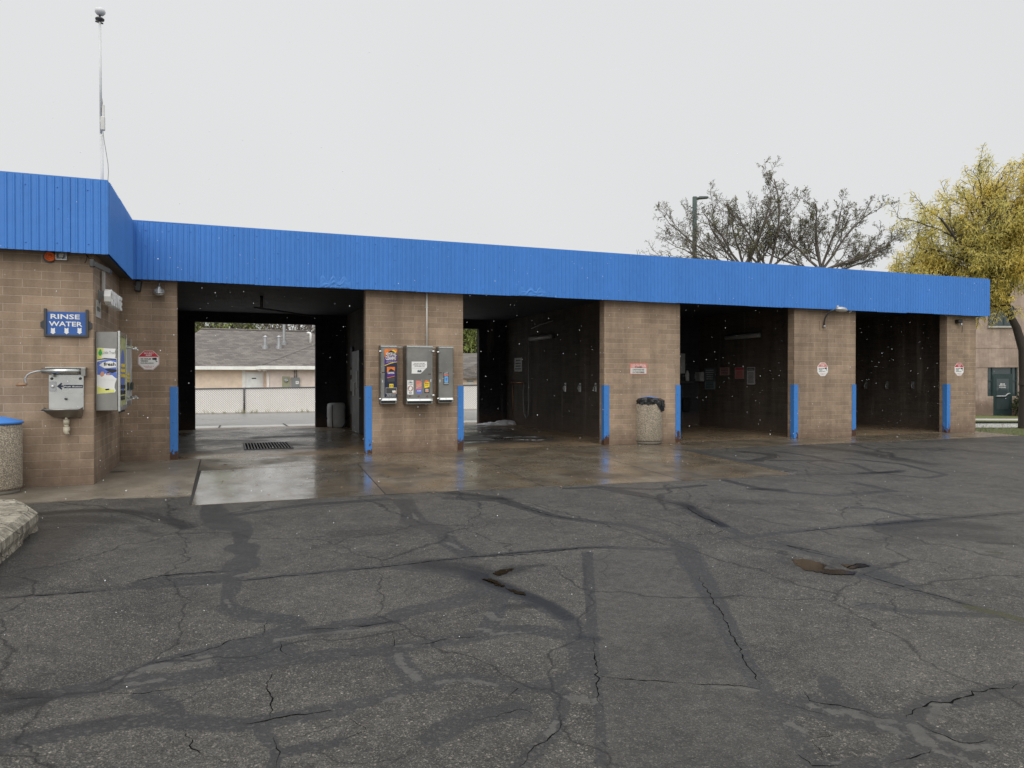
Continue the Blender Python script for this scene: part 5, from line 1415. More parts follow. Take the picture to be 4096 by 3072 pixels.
# coin meter in the third bay
p0, p1 = onX('G', 982, 850, 12.5), onX('G', 1084, 850, 12.5); zt_, zb_ = onX('G', 1030, 800, 12.4).z, onX('G', 1030, 890, 12.4).z
t = thing('coin_meter', 'grey coin meter box beside the price notices in the third bay', 'coin meter', (12.5, (p0.y + p1.y) / 2, zb_))
b = MB(); b.bbox(12.36, 12.499, p1.y, p0.y, zb_, zt_, .01); b.build('meter_case', M['grey'], t)
b = MB(); ym = (p0.y + p1.y) / 2; b.lathe((12.36, ym, (zt_ + zb_) / 2), [(.07, -.03), (.07, 0)], 18, axis='x'); b.build('selector_dial', M['galv'], t)
b = MB(); hy, zz = onY('G', 900, 1090, 17.68).x, 0
p = onY('G', 905, 1110, 17.68)
b = MB(); b.bbox(p.x - .11, p.x + .11, 17.6, 17.699, p.z - .19, p.z + .19, .015); tag(b.build('towel_dispenser', M['black']), 'black wall cabinet low on the back wall of the third bay', 'wall cabinet')
p = onY('G', 915, 840, 17.66)
t = thing('soap_dispenser', 'pale wall bottle beside a dark shelf at the back of the third bay', 'dispenser', p)
b = MB(); b.lathe((p.x, 17.62, p.z - .14), [(.05, 0), (.055, .02), (.055, .2), (.03, .26), (.02, .3)], 14); b.build('bottle', M['dimwhite'], t)
b = MB(); b.box(p.x - .25, p.x + .2, 17.6, 17.699, p.z - .2, p.z - .145); b.build('shelf', M['dkgrey'], t)


# mat clips on the right walls
def clip(c, x, y0, y1, X, label, grp):
    p = onX(c, x, (y0 + y1) / 2, X - .03); zt = onX(c, x, y0, X - .03).z; zb = onX(c, x, y1, X - .03).z
    t = thing('mat_clip', label, 'mat clip', (X, p.y, zb), grp)
    b = MB(); b.box(X - .012, X - .001, p.y - .04, p.y + .04, zb, zt); b.build('clip_plate', M['galv'], t)
    b = MB(); b.tube([(X - .013, p.y, zt - .04), (X - .06, p.y, zt - .10), (X - .07, p.y - .01, zb + .08), (X - .04, p.y - .01, zb)], .014, 8); b.build('clip_arm', M['grey'], t)


for x, w in ((1170, 'deepest of the three mat clips on the right wall of the second bay'), (1320, 'middle mat clip on the right wall of the second bay'), (1480, 'mat clip nearest the mouth of the second bay')):
    clip('F', x, 975, 1065, 7.76, w, 'mat clips in the second bay')
for x, w in ((1092, 'deepest of the four mat clips on the right wall of the last bay'), (1292, 'second deepest mat clip on the right wall of the last bay'), (1538, 'third mat clip from the back on the right wall of the last bay')):
    clip('H', x, 890, 962, 17.18, w, 'mat clips in the last bay')
clip('I', 741, 1095, 1150, 17.18, 'mat clip nearest the mouth of the last bay', 'mat clips in the last bay')
# hose and bracket in the second bay
hp = [onX('F', x, y, 7.7) for x, y in ((620, 970), (690, 970), (755, 972))]
t = thing('hose_rail', 'copper pipe rail and hanging wand hose at the back of the second bay', 'hose rail', (7.7, hp[1].y, hp[1].z))
b = MB(); b.tube(hp, .018, 8); b.tube([hp[1] + Vector((.05, .5, .0)), hp[1] + Vector((.055, .5, -1.0))], .015, 6); b.build('rail', M['copper'], t)
hp = [onX('F', x, y, 7.7) for x, y in ((755, 972), (748, 1050), (750, 1180), (758, 1290), (778, 1335), (798, 1300), (803, 1180), (803, 1000), (803, 830), (805, 500))]
b = MB(); b.tube(hp, .014, 8); b.build('hose', M['grey'], t)
hp = [onX('F', x, y, 7.72) for x, y in ((830, 420), (920, 380), (1050, 340))]
b = MB(); b.tube(hp, .014, 6); tag(b.build('pipe', M['grey']), 'thin slanting pipe above the tube light in the second bay', 'pipe')
p = onY('F', 628, 1385, YB - .1)
# soap foam heap
mb = MB(); fc = onZ('F', 560, 1398, 0); rg = random.Random(9)
for k in range(46):
    a = rg.uniform(0, 6.28); r_ = rg.random() ** .6; x = fc.x + math.cos(a) * r_ * .75; y = fc.y + math.sin(a) * r_ * .42; h = (1 - r_) * .11 + .03
    mb.lathe((x, y, -.0), [(.16, .006), (.15, h * .5), (.09, h * .85), (.02, h)], 10)
for c, x, y, rx in (('F', 400, 1440, .5), ('F', 440, 1470, .3), ('F', 300, 1425, .25), ('F', 720, 1532, .35), ('F', 800, 1560, .3), ('F', 200, 1590, .4), ('F', 350, 1520, .3)):
    p = onZ(c, x, y, 0)
    for k in range(6):
        cx_, cy_, l_, w_ = p.x + rg.uniform(-rx, rx), p.y + rg.uniform(-.12, .12), rg.uniform(.05, .2), rg.uniform(.012, .035)
        mb.add([(cx_ - l_, cy_, .009), (cx_ - l_ * .3, cy_ - w_, .009), (cx_ + l_, cy_ - w_ * .4, .009), (cx_ + l_ * .4, cy_ + w_, .012)], [(0, 1, 2, 3)])
tag(mb.build('soap_foam', M['foam']), 'white soap foam left on the floor of the second bay', 'foam', kind='stuff')
# white sign sliver behind the third pier
p = onY('G', 862, 700, 17.69); b = MB(); b.plate(fY(17.7), rect(p.x - .25, p.x + .14, p.z - .34, p.z + .22), .001, .006); tag(b.build('bay_notice', M['dimwhite']), 'white board on the back wall of the third bay behind the pier edge', 'sign', 'notices inside the bays')

# ------------------------------------------------------------------ kerb island, left foreground
ki = MB(); rg = random.Random(21)
E = [(-1.58, 5.0), (-1.585, 6.2), (-1.59, 7.2), (-1.60, 7.80), (-1.73, 8.12), (-1.88, 8.42), (-2.1, 8.5), (-3.2, 8.52), (-4.5, 8.52)]
pts = []
for i in range(len(E) - 1):
    n = max(2, int(math.dist(E[i], E[i + 1]) / .05))
    for k in range(n): pts.append((E[i][0] + (E[i + 1][0] - E[i][0]) * k / n, E[i][1] + (E[i + 1][1] - E[i][1]) * k / n))
ring = []
for i, (x, y) in enumerate(pts):
    a = pts[max(0, i - 1)]; b_ = pts[min(len(pts) - 1, i + 1)]; d = Vector((b_[0] - a[0], b_[1] - a[1], 0)).normalized(); nn = Vector((-d.y, d.x, 0))
    z = zg(x, y); j = lambda s: rg.gauss(0, s * .22) + s * .5 * math.sin(i * .31 + s * 900)
    under = .03 if (i // 9) % 4 == 1 else 0.0
    pr = [(under + abs(j(.012)), -.01), (.012 + abs(j(.008)), .045), (.002 + j(.002), .09), (.006 + j(.002), .155), (.06 + j(.004), .205 + j(.002)), (.16, .214)]
    ring.append([Vector((x, y, z + h)) + nn * o for o, h in pr])
for i in range(len(ring) - 1):
    for k in range(5):
        ki.add([ring[i][k], ring[i + 1][k], ring[i + 1][k + 1], ring[i][k + 1]], [(0, 1, 2, 3)], False)
ki.add([r_[5] for r_ in ring] + [Vector((-4.5, 5, .08))], [list(range(len(ring) + 1))])
tag(ki.build('kerb_island', M['kerbblock']), 'weathered crumbling concrete island kerb at the left foreground', 'kerb')

# ------------------------------------------------------------------ antenna mast on the wing roof
base = onD('U', 408, 716, 11.2); top = onD('U', 400, 80, 11.2); zb_ = 3.45
t = thing('antenna_mast', 'tall white antenna mast with a dome on top standing on the wing roof', 'antenna mast', (base.x, base.y, zb_))
mid = onD('L', 228, 1172, 11.2)
b = MB(); b.tube([(base.x, base.y, zb_), base, mid], .02, 12); b.tube([mid, onD('L', 217, 190, 11.2)], .017, 12); b.tube([(base.x + .05, base.y + .02, zb_), onD('L', 243, 1560, 11.2), onD('L', 240, 1180, 11.2)], .012, 8); b.build('pole', M['mast'], t)
c0 = onD('L', 217, 165, 11.2); b = MB(); b.lathe(c0, [(.02, -.05), (.022, -.03), (.06, -.02), (.064, 0), (.05, .012), (.015, .02), (.012, .06)], 18); b.tube([c0 + Vector((-.06, 0, -.045)), c0 + Vector((.045, 0, -.065))], .012, 6); b.build('collar', M['dkgrey'], t)
c1 = onD('L', 220, 105, 11.2); b = MB(); b.lathe(c1, [(.01, -.055), (.045, -.045), (.07, -.015), (.074, .01), (.06, .045), (.03, .062), (.008, .066)], 20); b.build('dome', M['mast'], t)
a0_, a1_ = onD('L', 243, 1140, 11.1), onD('L', 245, 1020, 11.1)
b = MB(); b.bbox(a0_.x - .028, a0_.x + .03, a0_.y - .03, a0_.y + .03, a0_.z, a1_.z, .01); p = onD('L', 250, 915, 11.1); b.bbox(p.x - .012, p.x + .014, p.y - .012, p.y + .012, a1_.z - .01, p.z, .004); q = onD('L', 218, 1055, 11.15); b.box(q.x, q.x + .06, q.y - .01, q.y + .01, q.z - .015, q.z + .015); b.build('panel_antenna', M['offwhite'], t)
b = MB(); b.tube([onD('L', x, y, 11.15) for x, y in ((243, 1140), (255, 1230), (272, 1330), (288, 1430), (292, 1500), (288, 1570), (284, 1640))], .005, 6); b.tube([onD('L', x, y, 11.1) for x, y in ((232, 975), (234, 930), (240, 900), (236, 860))], .006, 6); b.build('cable', M['grey'], t)

# ------------------------------------------------------------------ house, shed and fence behind
YH = 45.0; GH = zg(0, 40)
fh = fY(YH)
HX0 = onY('M', -420, 800, YH).x; XJ = onY('M', 1140, 800, YH).x; HX1 = onY('M', 2600, 800, YH).x
ze = onY('M', 600, 735, YH - .4).z
house = thing('house', 'low peach stucco house with a brown shingle hip roof behind the slatted fence', 'house', ((HX0 + HX1) / 2, YH + 5, GH))
YP = YH - .9                                     # projecting right part
b = MB(); b.box(HX0, XJ, YH, YH + 9, GH - .3, ze); b.build('wall', M['stucco'], house)
b = MB(); b.box(XJ + .002, HX1, YP, YH + 9.0, GH - .3, ze + .05); b.build('wall', M['stucco_pink'], house)
zr = onD('M', 700, 232, 50.5).z
XRL = onD('M', 260, 222, 50.5).x; XRR = HX1 - 3
YR = YH + 4.6; o_ = .45; zt = ze + .16
b = MB()
b.add([(HX0 - o_, YH - o_, zt), (HX1 + o_, YH - o_, zt), (HX1 + o_, YH + 9.6, zt), (HX0 - o_, YH + 9.6, zt), (XRL, YR, zr), (XRR, YR, zr)], [(0, 1, 5, 4), (1, 2, 5), (2, 3, 4, 5), (3, 0, 4)])
# projecting wing roof with its hip line
vx = onD('M', 1780, 320, 47.5)
x0 = XJ - .35
b.add([(x0, YP - o_, zt + .02), (HX1 + o_, YP - o_, zt + .02), (HX1 + o_, YR, zr + .02), (x0 + 5.6, YR - .3, zr - .03), (x0, YH + .3, zt + .27)], [(0, 1, 2, 3), (0, 3, 4)])
rf = b.build('roof', M['shingle'], house)
hx = [Vector((x0 + .03, YP - o_ + .05, zt + .06)), Vector((x0 + 5.6, YR - .3, zr + .0))]
b = MB(); b.tube(hx, .012, 4); b.build('hip_ridge', M['shingle'], rf)
b = MB(); b.tube([(XRL, YR, zr + .01), (XRR, YR, zr + .01)], .07, 4); b.build('roof_ridge', M['shingle'], rf)
b = MB(); b.box(HX0 - o_, x0 - .1, YH - o_ - .12, YH - o_ - .0, zt - .17, zt + .02); b.box(x0 - .1, HX1 + o_, YP - o_ - .12, YP - o_, zt - .15, zt + .05); b.box(x0 - .22, x0 - .1, YP - o_ - .12, YH - o_ - .121, zt - .16, zt + .03)
b.build('gutter', M['gutter'], house)
b = MB(); b.box(HX0 - .3, x0 - .02, YH - o_, YH - .002, zt - .19, zt - .15); b.box(x0, HX1 + .3, YP - o_, YP - .002, zt - .18, zt - .14); b.build('eave', M['offwhite'], house)
# door
a0, a1, b0, b1 = AB('M', 852, 1108, 772, 985, YH)
b = MB(); b.plate(fh, rect(a0, a1, GH, b1), .001, .05); b.build('door_frame', M['white'], house)
b = MB(); b.plate(fh, rect(a0 + .09, a1 - .09, GH + .02, b1 - .09), .0505, .06); dr = b.build('door', M['doorwhite'], house)
b = MB(); w = (a1 - a0 - .18)
for i in (0, 1):
    for z0, z1 in ((b1 - .42, b1 - .2), (b1 - 1.15, b1 - .5), (GH + .2, GH + .9)):
        xa = a0 + .09 + w * (.1 + .45 * i); b.plate(fh, rect(xa, xa + w * .35, z0, z1), .0605, .066)
b.build('door_moulding', M['doorwhite'], dr)
p = onY('M', 973, 860, YH); b = MB(); b.plate(fh, rect(p.x - .12, p.x + .12, p.z - .03, p.z + .03), .061, .07); b.build('letter_slot', M['ink'], dr)
a0, a1, b0, b1 = AB('M', 808, 850, 740, 990, YH); b = MB(); b.plate(fh, rect(a0, a1, GH, ze), .001, .03); b.build('door_surround', M['gutter'], house)
p = onY('M', 1085, 735, YP - .2)
t = thing('porch_light', 'twin white flood light under the eave above the white house door', 'flood light', p)
for s in (-1, 1):
    b = MB(); b.lathe((p.x + s * .13, YP - .35, p.z - .02), [(.05, -.06), (.09, -.02), (.09, .02), (.04, .07)], 12, axis='y'); b.build('lamp_head', M['white'], t)
b = MB(); b.box(p.x - .12, p.x + .12, YP - .38, YP - .3, p.z + .0, p.z + .06); b.build('bracket', M['white'], t)
fhp = fY(YP)
a0, a1, b0, b1 = AB('M', 1372, 1478, 832, 980, YP)
t = thing('electric_meter', 'olive grey electric meter box with a round glass dial on the house', 'electric meter', ((a0 + a1) / 2, YP, b0))
b = MB(); b.plate(fhp, rect(a0, a1, b0 - .35, b1), .001, .12); b.build('meter_box', M['meter'], t)
p = onY('M', 1427, 884, YP - .15); b = MB(); b.lathe((p.x, YP - .12, p.z), [(.12, 0), (.12, .06), (.08, .1)], 18, axis='y'); b.build('meter_dial', M['galv'], t)
a0, a1, b0, b1 = AB('M', 1502, 1616, 848, 980, YP)
t = thing('breaker_box', 'grey electric panel box with a small white label fed by two conduits', 'electric panel', ((a0 + a1) / 2, YP, b0))
b = MB(); b.plate(fhp, rect(a0, a1, b0 - .35, b1), .001, .16); b.build('panel_box', M['panel'], t)
a2, a3, b2, b3 = AB('M', 1563, 1606, 898, 940, YP - .16); b = MB(); b.plate(fhp, rect(a2, a3, b2, b3), .161, .17); lb = b.build('label_plate', M['white'], t)
b = MB(); b.plate(fhp, rect(a2 + .04, a3 - .05, b2 + .09, b3 - .05), .171, .176); b.build('switch', M['ink'], lb)
p = onY('M', 1558, 800, YP); b = MB(); b.tube([(p.x - .05, YP - .06, b1), (p.x - .05, YP - .06, ze)], .025, 8); b.tube([(p.x + .06, YP - .06, b1), (p.x + .06, YP - .06, ze)], .025, 8); b.build('conduit', M['panel'], t)
p0_ = onY('M', 1148, 850, YP); b = MB(); b.tube([(p0_.x + .1, YP - .05, GH), (p0_.x + .1, YP - .05, ze - .1)], .04, 8); tag(b.build('drain_pipe', M['gutter']), None); bpy.data.objects['drain_pipe.001' if 'drain_pipe.001' in bpy.data.objects else 'drain_pipe'].parent = house
bpy.data.objects['drain_pipe.001' if 'drain_pipe.001' in bpy.data.objects else 'drain_pipe'].matrix_parent_inverse = Matrix.Translation(house.location).inverted()


# roof vents
def roof_depth(x, y):
    u, v = px('M', x, y); r = ray(u, v); sl = (zr - zt) / (YR - YH + o_)
    # CAM.z + r.z k = zt + (r.y k - YH + o_) sl
    return (zt - CAMZ - (YH - o_) * sl) / (r.z - r.y * sl)


def vent(x, yb_, yt, wpx, label, cap=True):
    d = roof_depth(x, yb_) - .15
    p = onD('M', x, yb_, d); q = onD('M', x, yt, d); r_ = wpx * CR['M'][2] / F * d / 2
    b = MB(); b.lathe(p, [(r_ * 2.0, -.3), (r_ * 2.0, .04), (r_ * 1.02, .045), (r_, .05), (r_, q.z - p.z - .1)] + ([(r_ * 1.3, q.z - p.z - .09), (r_ * 1.3, q.z - p.z - .05), (r_ * .2, q.z - p.z + .04)] if cap else []), 16, False)
    o = b.build('roof_vent', M['galv'], rf); return o


vent(1134, 408, 262, 50, ''); vent(1326, 408, 262, 50, '')
vent(1399, 355, -60, 40, '', False)
dv = roof_depth(1772, 330) - .25; p = onD('M', 1772, 330, dv); b = MB(); z = p.z
b.tube([p - Vector((0, 0, .2)), onD('M', 1774, 240, dv), onD('M', 1765, 222, dv), onD('M', 1745, 216, dv), onD('M', 1725, 222, dv)], .07, 10); b.build('vent_pipe', M['white'], rf)

# fence
A_, B2 = gnd('M', 128, 1352), gnd('M', 1830, 1336)
YFn = 37.3; gz = zg(0, YFn)
fx0, fx1 = -4.5, 16.5; zt0 = onY('M', 128, 1008, YFn).z; zt1 = onY('M', 1830, 985, YFn).z
xL, xR = onY('M', 128, 1008, YFn).x, onY('M', 1830, 985, YFn).x
def ztop(x): return zt0 + (zt1 - zt0) * (x - xL) / (xR - xL)
t = thing('slat_fence', 'low chain link fence woven with pale slats in front of the stucco house', 'fence', (5, YFn, gz))
b = MB(); b.add([(fx0, YFn - .012, gz + .02), (fx1, YFn - .012, gz + .02), (fx1, YFn - .012, ztop(fx1)), (fx0, YFn - .012, ztop(fx0)), (fx0, YFn + .012, gz + .02), (fx1, YFn + .012, gz + .02), (fx1, YFn + .012, ztop(fx1)), (fx0, YFn + .012, ztop(fx0))],
                [(0, 1, 2, 3), (7, 6, 5, 4), (3, 2, 6, 7), (0, 4, 5, 1)]); b.build('slat_panel', M['slats'], t)
b = MB(); b.tube([(fx0, YFn - .03, ztop(fx0)), (fx1, YFn - .03, ztop(fx1))], .03, 8); b.build('top_rail', M['fencepipe'], t)
px0 = onY('M', 836, 1150, YFn).x
for k in range(-3, 4):
    x = px0 + k * 4.3
    if fx0 < x < fx1: b = MB(); b.tube([(x, YFn - .045, gz), (x, YFn - .045, ztop(x) + .03)], .045, 10); b.build('post', M['fencepipe'], t)
b = MB(); b.box(fx0, fx1, YFn - .2, YFn + .1, gz - .1, gz + .05); b.build('kerb_footing', M['kerb'], t)
# weeds along the fence
mb = MB(); rg = random.Random(4)
for k in range(90):
    x = rg.uniform(-3, 9); h = rg.uniform(.05, .28)
    for j in range(3): a = rg.uniform(-.12, .12); mb.add([(x, YFn - .22, gz + .02), (x + .02, YFn - .22, gz + .02), (x + a, YFn - .25, gz + h)], [(0, 1, 2)])
tag(mb.build('weeds', M['leaf_olive']), 'thin weeds growing along the foot of the slat fence', 'weeds', kind='stuff')

# shed seen through the second bay
YS = 44.0; p = onY('F', 215, 920, YS)
x0, x1 = onY('F', -40, 950, YS).x, onY('F', 238, 950, YS).x; zs = onY('F', 180, 925, YS).z
t = thing('shed', 'cream shed with a grey gable roof seen through the second bay', 'shed', ((x0 + x1) / 2, YS + 3, GH))
b = MB(); b.box(x0, x1, YS, YS + 6, GH - .2, zs); 
zr_ = onY('F', 290, 842, YS - .2).z
b.add([(x1 + .002, YS, GH - .2), (x1 + 4, YS + .6, GH - .2), (x1 + 4, YS + .6, zs), (x1 + .002, YS, zs), (x1 + 2.0, YS + .3, zr_ + 1.0)], [(0, 1, 2, 4, 3)]); b.build('wall', M['stucco'], t)
b = MB(); b.add([(x0 - .3, YS - .35, zs - .02), (x1 + .1, YS - .35, zs - .02), (x1 + 2.0, YS + .2, zr_ + 1.1), (x0 - .3, YS + 3.5, zr_ + 1.1), (x1 + 4.2, YS + .5, zs)], [(0, 1, 2, 3), (1, 4, 2)]); b.build('roof', M['shingle'], t)
a0, a1, b0, b1 = AB('F', 172, 236, 942, 1020, YS); f_ = fY(YS); b = MB(); b.plate(f_, rect(a0, a1, GH, b1), .001, .04); dd = b.build('door', M['offwhite'], t)
b = MB(); b.plate(f_, rect(a0, a1, b1 - .12, b1 - .05), .041, .055); b.build('door_trim', M['panel'], dd)


# ------------------------------------------------------------------ trees
def rdir(rg): 
    v = Vector((rg.gauss(0, 1), rg.gauss(0, 1), rg.gauss(0, 1))); return v.normalized()


def grow(mb, tips, p, d, L, r, lvl, rg, cfg):
    n = cfg['seg'][lvl]; pts = [p]; rs = [r]; st = L / n; q = p.copy(); dd = d.normalized(); rt = cfg['taper'][lvl]
    for i in range(n):
        dd = (dd + rdir(rg) * cfg['wig'][lvl] + Vector((0, 0, cfg['up'][lvl]))).normalized()
        q = q + dd * st; pts.append(q.copy()); rs.append(r * (1 - (1 - rt) * (i + 1) / n))
        if lvl >= cfg['leaf_from']: tips.append((q.copy(), dd.copy(), lvl))
    mb.tube(pts, rs, cfg['sides'][lvl], cap=False)
    if lvl + 1 < len(cfg['seg']):
        for k in range(cfg['kids'][lvl]):
            f = cfg['start'][lvl] + (1 - cfg['start'][lvl]) * (k + rg.random()) / cfg['kids'][lvl]
            j = min(n - 1, int(f * n)); a = pts[j].lerp(pts[j + 1], f * n - j); ax = (pts[j + 1] - pts[j]).normalized()
            side = ax.cross(rdir(rg)).normalized(); sp = cfg['spread'][lvl] * rg.uniform(.7, 1.3)
            nd = (ax * math.cos(sp) + side * math.sin(sp)).normalized()
            grow(mb, tips, a, nd, L * cfg['ratio'][lvl] * rg.uniform(.6, 1.25) * (1.15 - .5 * f), max(rs[j] * cfg['rr'][lvl], cfg['rmin']), lvl + 1, rg, cfg)


def leaves(tips, rg, per, ln, wd, droop, jit):
    mb = MB()
    for p, d, lvl in tips:
        for k in range(per if isinstance(per, int) else (1 if rg.random() < per else 0)):
            o = p + rdir(rg) * jit; a = (d * .4 + rdir(rg) * .9 + Vector((0, 0, -droop))).normalized(); s = (a.cross(Vector((0, 0, 1)) + rdir(rg) * .45)).normalized()
            l = ln * rg.uniform(.6, 1.3); w = wd * rg.uniform(.7, 1.2)
            e = o + a * l + Vector((0, 0, -droop * l * .4)); m = o + a * l * .5
            mb.add([o, m + s * w, e, m - s * w], [(0, 1, 2, 3)])
    return mb


def tree(label, loc, stems, cfg, leaf, bark, group, seed, twm=None):
    rg = random.Random(seed); t = thing('tree', label, 'tree', loc, group)
    mb = MB(); tips = []
    for trunk, L, r in stems:
        # trunk: polyline of points to the first fork, then limbs
        pts = [Vector(loc) + Vector(q) for q in trunk]; n = len(pts)
        mb.tube(pts, [r * (1 - .45 * i / max(1, n - 1)) for i in range(n)], 9, cap=False)
        for (d, l) in L: grow(mb, tips, pts[-1], Vector(d), l, r * .48, 0, rg, cfg)
    mb.build('trunk', bark, t)
    leaves(tips, rg, *leaf[1:]).build('crown', leaf[0], t)
    return t


CB = dict(seg=[7, 6, 5, 4, 3], taper=[.4, .4, .4, .5, .6], wig=[.16, .2, .25, .32, .4], up=[.06, .09, .07, .04, .02], sides=[6, 5, 4, 3, 3], kids=[7, 6, 5, 3], start=[.15, .12, .1, .15], spread=[.62, .7, .8, .9], ratio=[.52, .5, .48, .45], rr=[.5, .5, .6, .7], rmin=.0085, leaf_from=3)
D1 = 33.0
for lab, u, lims, sd in (('budding bare branched tree just right of the green light pole', 2975, [((-.9, 0, .9), 4.2), ((-.35, .3, 1), 4.9), ((.5, -.2, 1), 4.8), ((-1.5, 0, .2), 6.6), ((-1.2, .3, .34), 5.6), ((.2, -.4, .9), 4.0), ((-1.0, -.3, .15), 4.0), ((.1, .4, 1), 3.6), ((.95, 0, .6), 3.0)], 31),
                         ('budding tree with the tallest upright leader behind the blue fascia', 3072, [((.35, 0, 1), 5.7), ((-.3, .3, 1), 4.2), ((.9, .1, .9), 3.6), ((-.8, -.2, .6), 2.8)], 5),
                         ('budding bare branched tree nearest the golden tree', 3285, [((-.8, .1, .8), 3.7), ((-.1, .2, 1), 4.2), ((.7, 0, .9), 4.6), ((1.1, .1, .55), 4.4), ((.3, -.3, 1), 3.8), ((.0, .3, .8), 3.4), ((1.2, .0, .3), 4.6), ((1.2, .3, .12), 4.2), ((-1.0, -.2, .2), 3.6)], 17)):
    p = onD('U', u, 1180, D1); z0 = zg(p.x, p.y); fork = onD('U', u, 1085, D1).z - z0
    tree(lab, (p.x, p.y, z0), [([(0, 0, -.1), (.04, 0, fork * .4), (-.03, .05, fork * .8), (0, 0, fork)], [((d[0] * RT.x + d[1] * FW.x, d[0] * RT.y + d[1] * FW.y, d[2]), l * .72) for d, l in lims], .13)], CB, (M['leaf_bud'], .26, .075, .022, .0, .05), M['twig'], 'budding trees behind the building', sd)

# golden honey locust at the right edge
p = gnd('U', 4096, 1712); d0 = (p - CAM).length; DG = (p - CAM).dot(FW)
CG = dict(seg=[7, 6, 5, 4], taper=[.35, .4, .4, .5], wig=[.14, .2, .26, .34], up=[.02, .03, .0, -.04], sides=[7, 5, 4, 3], kids=[8, 8, 5], start=[.15, .1, .1], spread=[.7, .75, .85], ratio=[.55, .5, .5], rr=[.5, .5, .6], rmin=.009, leaf_from=2)
def TG(u, v, dd=0.0): return onD('U', u, v, DG + dd) - Vector((p.x, p.y, p.z))
tr1 = [(0, 0, -.15), TG(4100, 1560), TG(4093, 1400), TG(4066, 1310), TG(4030, 1240)]
def dirG(u, v, w, dd=0.0): a = TG(*w); b_ = TG(u, v, dd); q = b_ - a; return (q, q.length * .86)
w0 = (4030, 1240)
tree('golden leaved locust tree leaning in at the right edge above the lawn', p,
     [(tr1, [dirG(3960, 1090, w0), dirG(3700, 1020, w0, .5), dirG(3640, 890, w0, -.6), dirG(3850, 760, w0, .8), dirG(3950, 690, w0, -.8), dirG(4040, 760, w0, 1.2), dirG(3780, 1130, w0, -1.0), dirG(3590, 1060, w0, .3), dirG(3610, 960, w0, .9), dirG(3700, 1120, w0, -.4), dirG(3730, 900, w0, .2), dirG(3560, 1120, w0, 1.2), dirG(3900, 880, w0, 0), dirG(3960, 1225, (4030, 1290)), dirG(3990, 950, w0, -1.5)], .155),
      ([(0, 0, 1.2), TG(4110, 1400), TG(4130, 1200), TG(4120, 1050)], [dirG(4000, 760, (4120, 1050), .6), dirG(4100, 640, (4120, 1050)), dirG(4080, 900, (4120, 1050), -1.5), dirG(4220, 700, (4120, 1050)), dirG(4300, 900, (4120, 1050), 1), dirG(4060, 1150, (4120, 1050), -1.2), dirG(4020, 1000, (4120, 1050), -1.8)], .14)],
     CG, (M['leaf_gold'], 2, .13, .013, .35, .09), M['bark'], None, 12)

# trees beyond the house
CF = dict(seg=[6, 5, 4, 3], taper=[.4, .4, .4, .5], wig=[.16, .2, .28, .36], up=[.08, .06, .03, .0], sides=[5, 4, 3, 3], kids=[7, 6, 4], start=[.1, .1, .1], spread=[.6, .7, .85], ratio=[.55, .5, .5], rr=[.55, .55, .65], rmin=.016, leaf_from=2)
def far(label, u, d, lims, leaf, sd, r=.25, grp='trees beyond the house', fk=2.2):
    q = onD('U', u, 1516, d); z0 = zg(q.x, q.y)
    tree(label, (q.x, q.y, z0), [([(0, 0, -.1), (.1, 0, fk * .5), (0, .1, fk)], [((a, .15 * s, c), l) for a, c, l, s in lims], r)], CF, leaf, M['twig'], grp, sd)
bare = [(-.9, .8, 5, 1), (-.4, 1, 6, -1), (.1, 1, 6.5, 1), (.5, 1, 6, -1), (.95, .8, 5, 1), (.0, .7, 4, 2)]
leafy_ = (M['leaf_olive'], 4, .28, .10, .2, .25)
far('pale green leafy tree behind the left end of the house roof', 800, 56, bare + [(-.6, .4, 4.5, 1), (.7, .4, 4.5, -1)], (M['leaf_green'], 3, .2, .07, .2, .3), 41)
far('thinly leaved tree behind the middle of the house roof', 950, 58, bare, (M['leaf_olive'], .5, .2, .05, .1, .15), 42)
far('grey branched tree behind the right half of the house roof', 1090, 60, bare, (M['leaf_olive'], .25, .2, .05, .1, .15), 43)
far('grey branched tree behind the bent roof pipe', 1235, 57, bare, (M['leaf_olive'], .3, .2, .05, .1, .15), 44)
far('bright green leafy tree behind the cream shed', 1890, 52, bare + [(-.8, .3, 4, 1), (.8, .3, 4, -1), (.3, .2, 3, 2), (-.3, .15, 3, -2)], (M['leaf_green'], 3, .24, .07, .5, .3), 45, fk=1.2)
far('low green tree beyond the fence left of the shed', 1760, 55, bare, (M['leaf_green'], 4, .26, .09, .4, .3), 46)

# ------------------------------------------------------------------ light pole
q0 = onD('K', 395, 325, 34.0); z0 = zg(q0.x, q0.y)
t = thing('light_pole', 'square dark green parking lot light pole rising behind the blue fascia', 'street lamp', (q0.x, q0.y, z0))
fr = lambda a, b, c: Vector((q0.x, q0.y, 0)) + RT * a + Vector((FW.x, FW.y, 0)).normalized() * b + Vector((0, 0, c))
b = MB(); b.bbox(-.085, .085, -.085, .085, z0, q0.z, .008, fr); b.build('pole', M['polegreen'], t)
b = MB(); b.box(.086, .18, -.05, .05, q0.z - .14, q0.z - .04, fr); 
b.add([fr(*k) for k in ((.16, -.18, q0.z - .10), (.62, -.18, q0.z - .06), (.62, .18, q0.z - .06), (.16, .18, q0.z - .10), (.18, -.15, q0.z - .01), (.55, -.15, q0.z - .01), (.55, .15, q0.z - .01), (.18, .15, q0.z - .01))],
      [(3, 2, 1, 0), (4, 5, 6, 7), (0, 1, 5, 4), (1, 2, 6, 5), (2, 3, 7, 6), (3, 0, 4, 7)]); b.build('lamp_head', M['dkgreen'], t)

